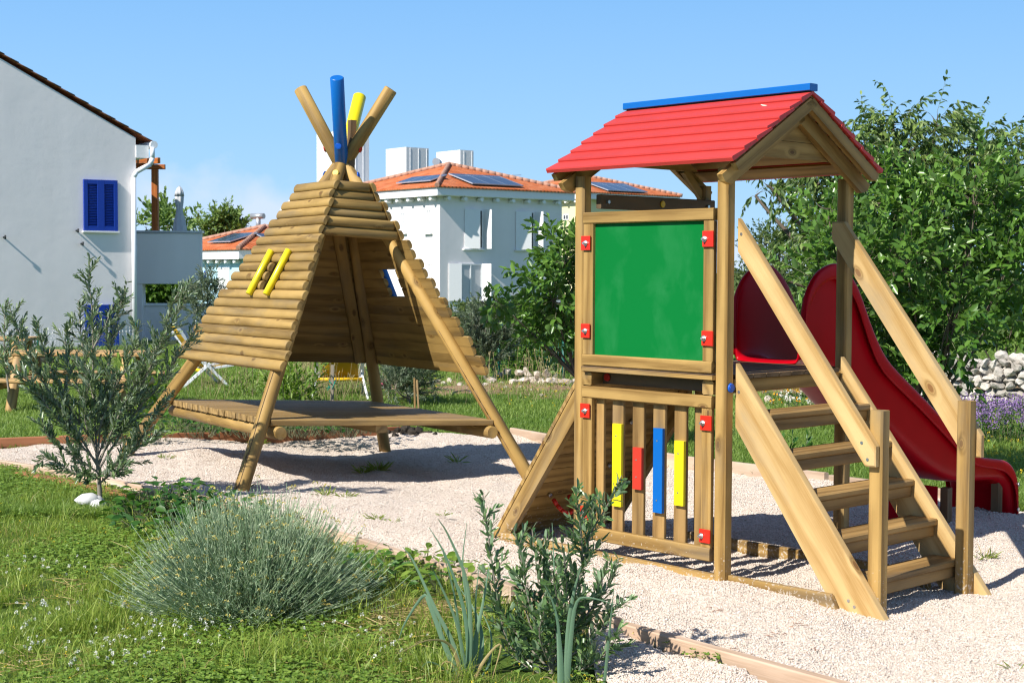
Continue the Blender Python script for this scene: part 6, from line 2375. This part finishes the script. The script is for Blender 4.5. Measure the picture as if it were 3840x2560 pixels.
# low summer clouds near the horizon
tc = t.nodes.new('ShaderNodeTexCoord')
sx = t.nodes.new('ShaderNodeSeparateXYZ')
nz = t.nodes.new('ShaderNodeTexNoise')
nz.inputs['Scale'].default_value = 16
nz.inputs['Detail'].default_value = 7
nz.inputs['Roughness'].default_value = .55
L = t.links.new
L(tc.outputs['Generated'], sx.inputs[0])
L(tc.outputs['Generated'], nz.inputs[0])
last = None
for cx_, cz_, rx_, rz_ in ((-.232, .046, .060, .030), (-.165, .034, .050, .026), (-.205, .012, .10, .028), (.11, .008, .12, .02)):
    mpn = t.nodes.new('ShaderNodeVectorMath')
    mpn.operation = 'SUBTRACT'
    mpn.inputs[1].default_value = (cx_, 0, cz_)
    ml = t.nodes.new('ShaderNodeVectorMath')
    ml.operation = 'MULTIPLY'
    ml.inputs[1].default_value = (1 / rx_, 0, 1 / rz_)
    ln = t.nodes.new('ShaderNodeVectorMath')
    ln.operation = 'LENGTH'
    L(tc.outputs['Generated'], mpn.inputs[0])
    L(mpn.outputs[0], ml.inputs[0])
    L(ml.outputs[0], ln.inputs[0])
    if last is None: last = ln.outputs['Value']
    else:
        mn = t.nodes.new('ShaderNodeMath')
        mn.operation = 'SMOOTH_MIN'
        mn.inputs[2].default_value = .3
        L(last, mn.inputs[0])
        L(ln.outputs['Value'], mn.inputs[1])
        last = mn.outputs[0]
nm = t.nodes.new('ShaderNodeMath')
nm.operation = 'MULTIPLY_ADD'
nm.inputs[1].default_value = 2.6
L(nz.outputs[0], nm.inputs[0])
inv = t.nodes.new('ShaderNodeMath')
inv.operation = 'MULTIPLY'
inv.inputs[1].default_value = -1
L(last, inv.inputs[0])
L(inv.outputs[0], nm.inputs[2])
cr = t.nodes.new('ShaderNodeValToRGB')
cr.color_ramp.elements[0].position = .18
cr.color_ramp.elements[1].position = .95
cr.color_ramp.elements[1].color = (.62, .62, .62, 1)
mx = t.nodes.new('ShaderNodeMix')
mx.data_type = 'RGBA'
mx.inputs[7].default_value = (3.7, 3.95, 4.6, 1)
bg = t.nodes.new('ShaderNodeBackground')
bg.inputs[1].default_value = .13
out = t.nodes.new('ShaderNodeOutputWorld')
L(nm.outputs[0], cr.inputs[0])
L(cr.outputs[0], mx.inputs[0])
hs = t.nodes.new('ShaderNodeHueSaturation')
hs.inputs['Saturation'].default_value = .92
L(sky.outputs[0], hs.inputs['Color'])
lr = t.nodes.new('ShaderNodeValToRGB')
e = lr.color_ramp.elements
e[0].position, e[0].color = 0, (.46, .70, .95, 1)
e[1].position, e[1].color = .2, (.205, .465, .86, 1)
q_ = e.new(.09)
q_.color = (.33, .60, .92, 1)
sc = t.nodes.new('ShaderNodeMix')
sc.data_type, sc.blend_type = 'RGBA', 'MULTIPLY'
sc.inputs[0].default_value = 1
sc.inputs[7].default_value = (5.0, 5.0, 5.0, 1)
sc.clamp_result = False
lm = t.nodes.new('ShaderNodeMapRange')
lm.inputs['From Min'].default_value = .18
lm.inputs['From Max'].default_value = .5
lm.inputs['To Min'].default_value = 1
lm.inputs['To Max'].default_value = 0
sm = t.nodes.new('ShaderNodeMix')
sm.data_type = 'RGBA'
L(sx.outputs[2], lr.inputs[0])
L(lr.outputs[0], sc.inputs[6])
L(sx.outputs[2], lm.inputs[0])
L(lm.outputs[0], sm.inputs[0])
L(hs.outputs[0], sm.inputs[6])
L(sc.outputs[2], sm.inputs[7])
L(sm.outputs[2], mx.inputs[6])
L(mx.outputs[2], bg.inputs[0])
L(bg.outputs[0], out.inputs[0])

S.view_settings.view_transform = 'Standard'
S.view_settings.look = 'None'
S.view_settings.exposure = .8
S.view_settings.gamma = 1
S.view_settings.use_curve_mapping = False
S.render.engine = 'CYCLES'
S.cycles.use_denoising = True
S.cycles.max_bounces = 6
S.cycles.diffuse_bounces = 3
S.cycles.glossy_bounces = 3
S.cycles.transmission_bounces = 4
S.cycles.transparent_max_bounces = 4
S.cycles.caustics_reflective = False
S.cycles.caustics_refractive = False
S.cycles.pixel_filter_type = 'BLACKMAN_HARRIS'
S.cycles.filter_width = 1.15
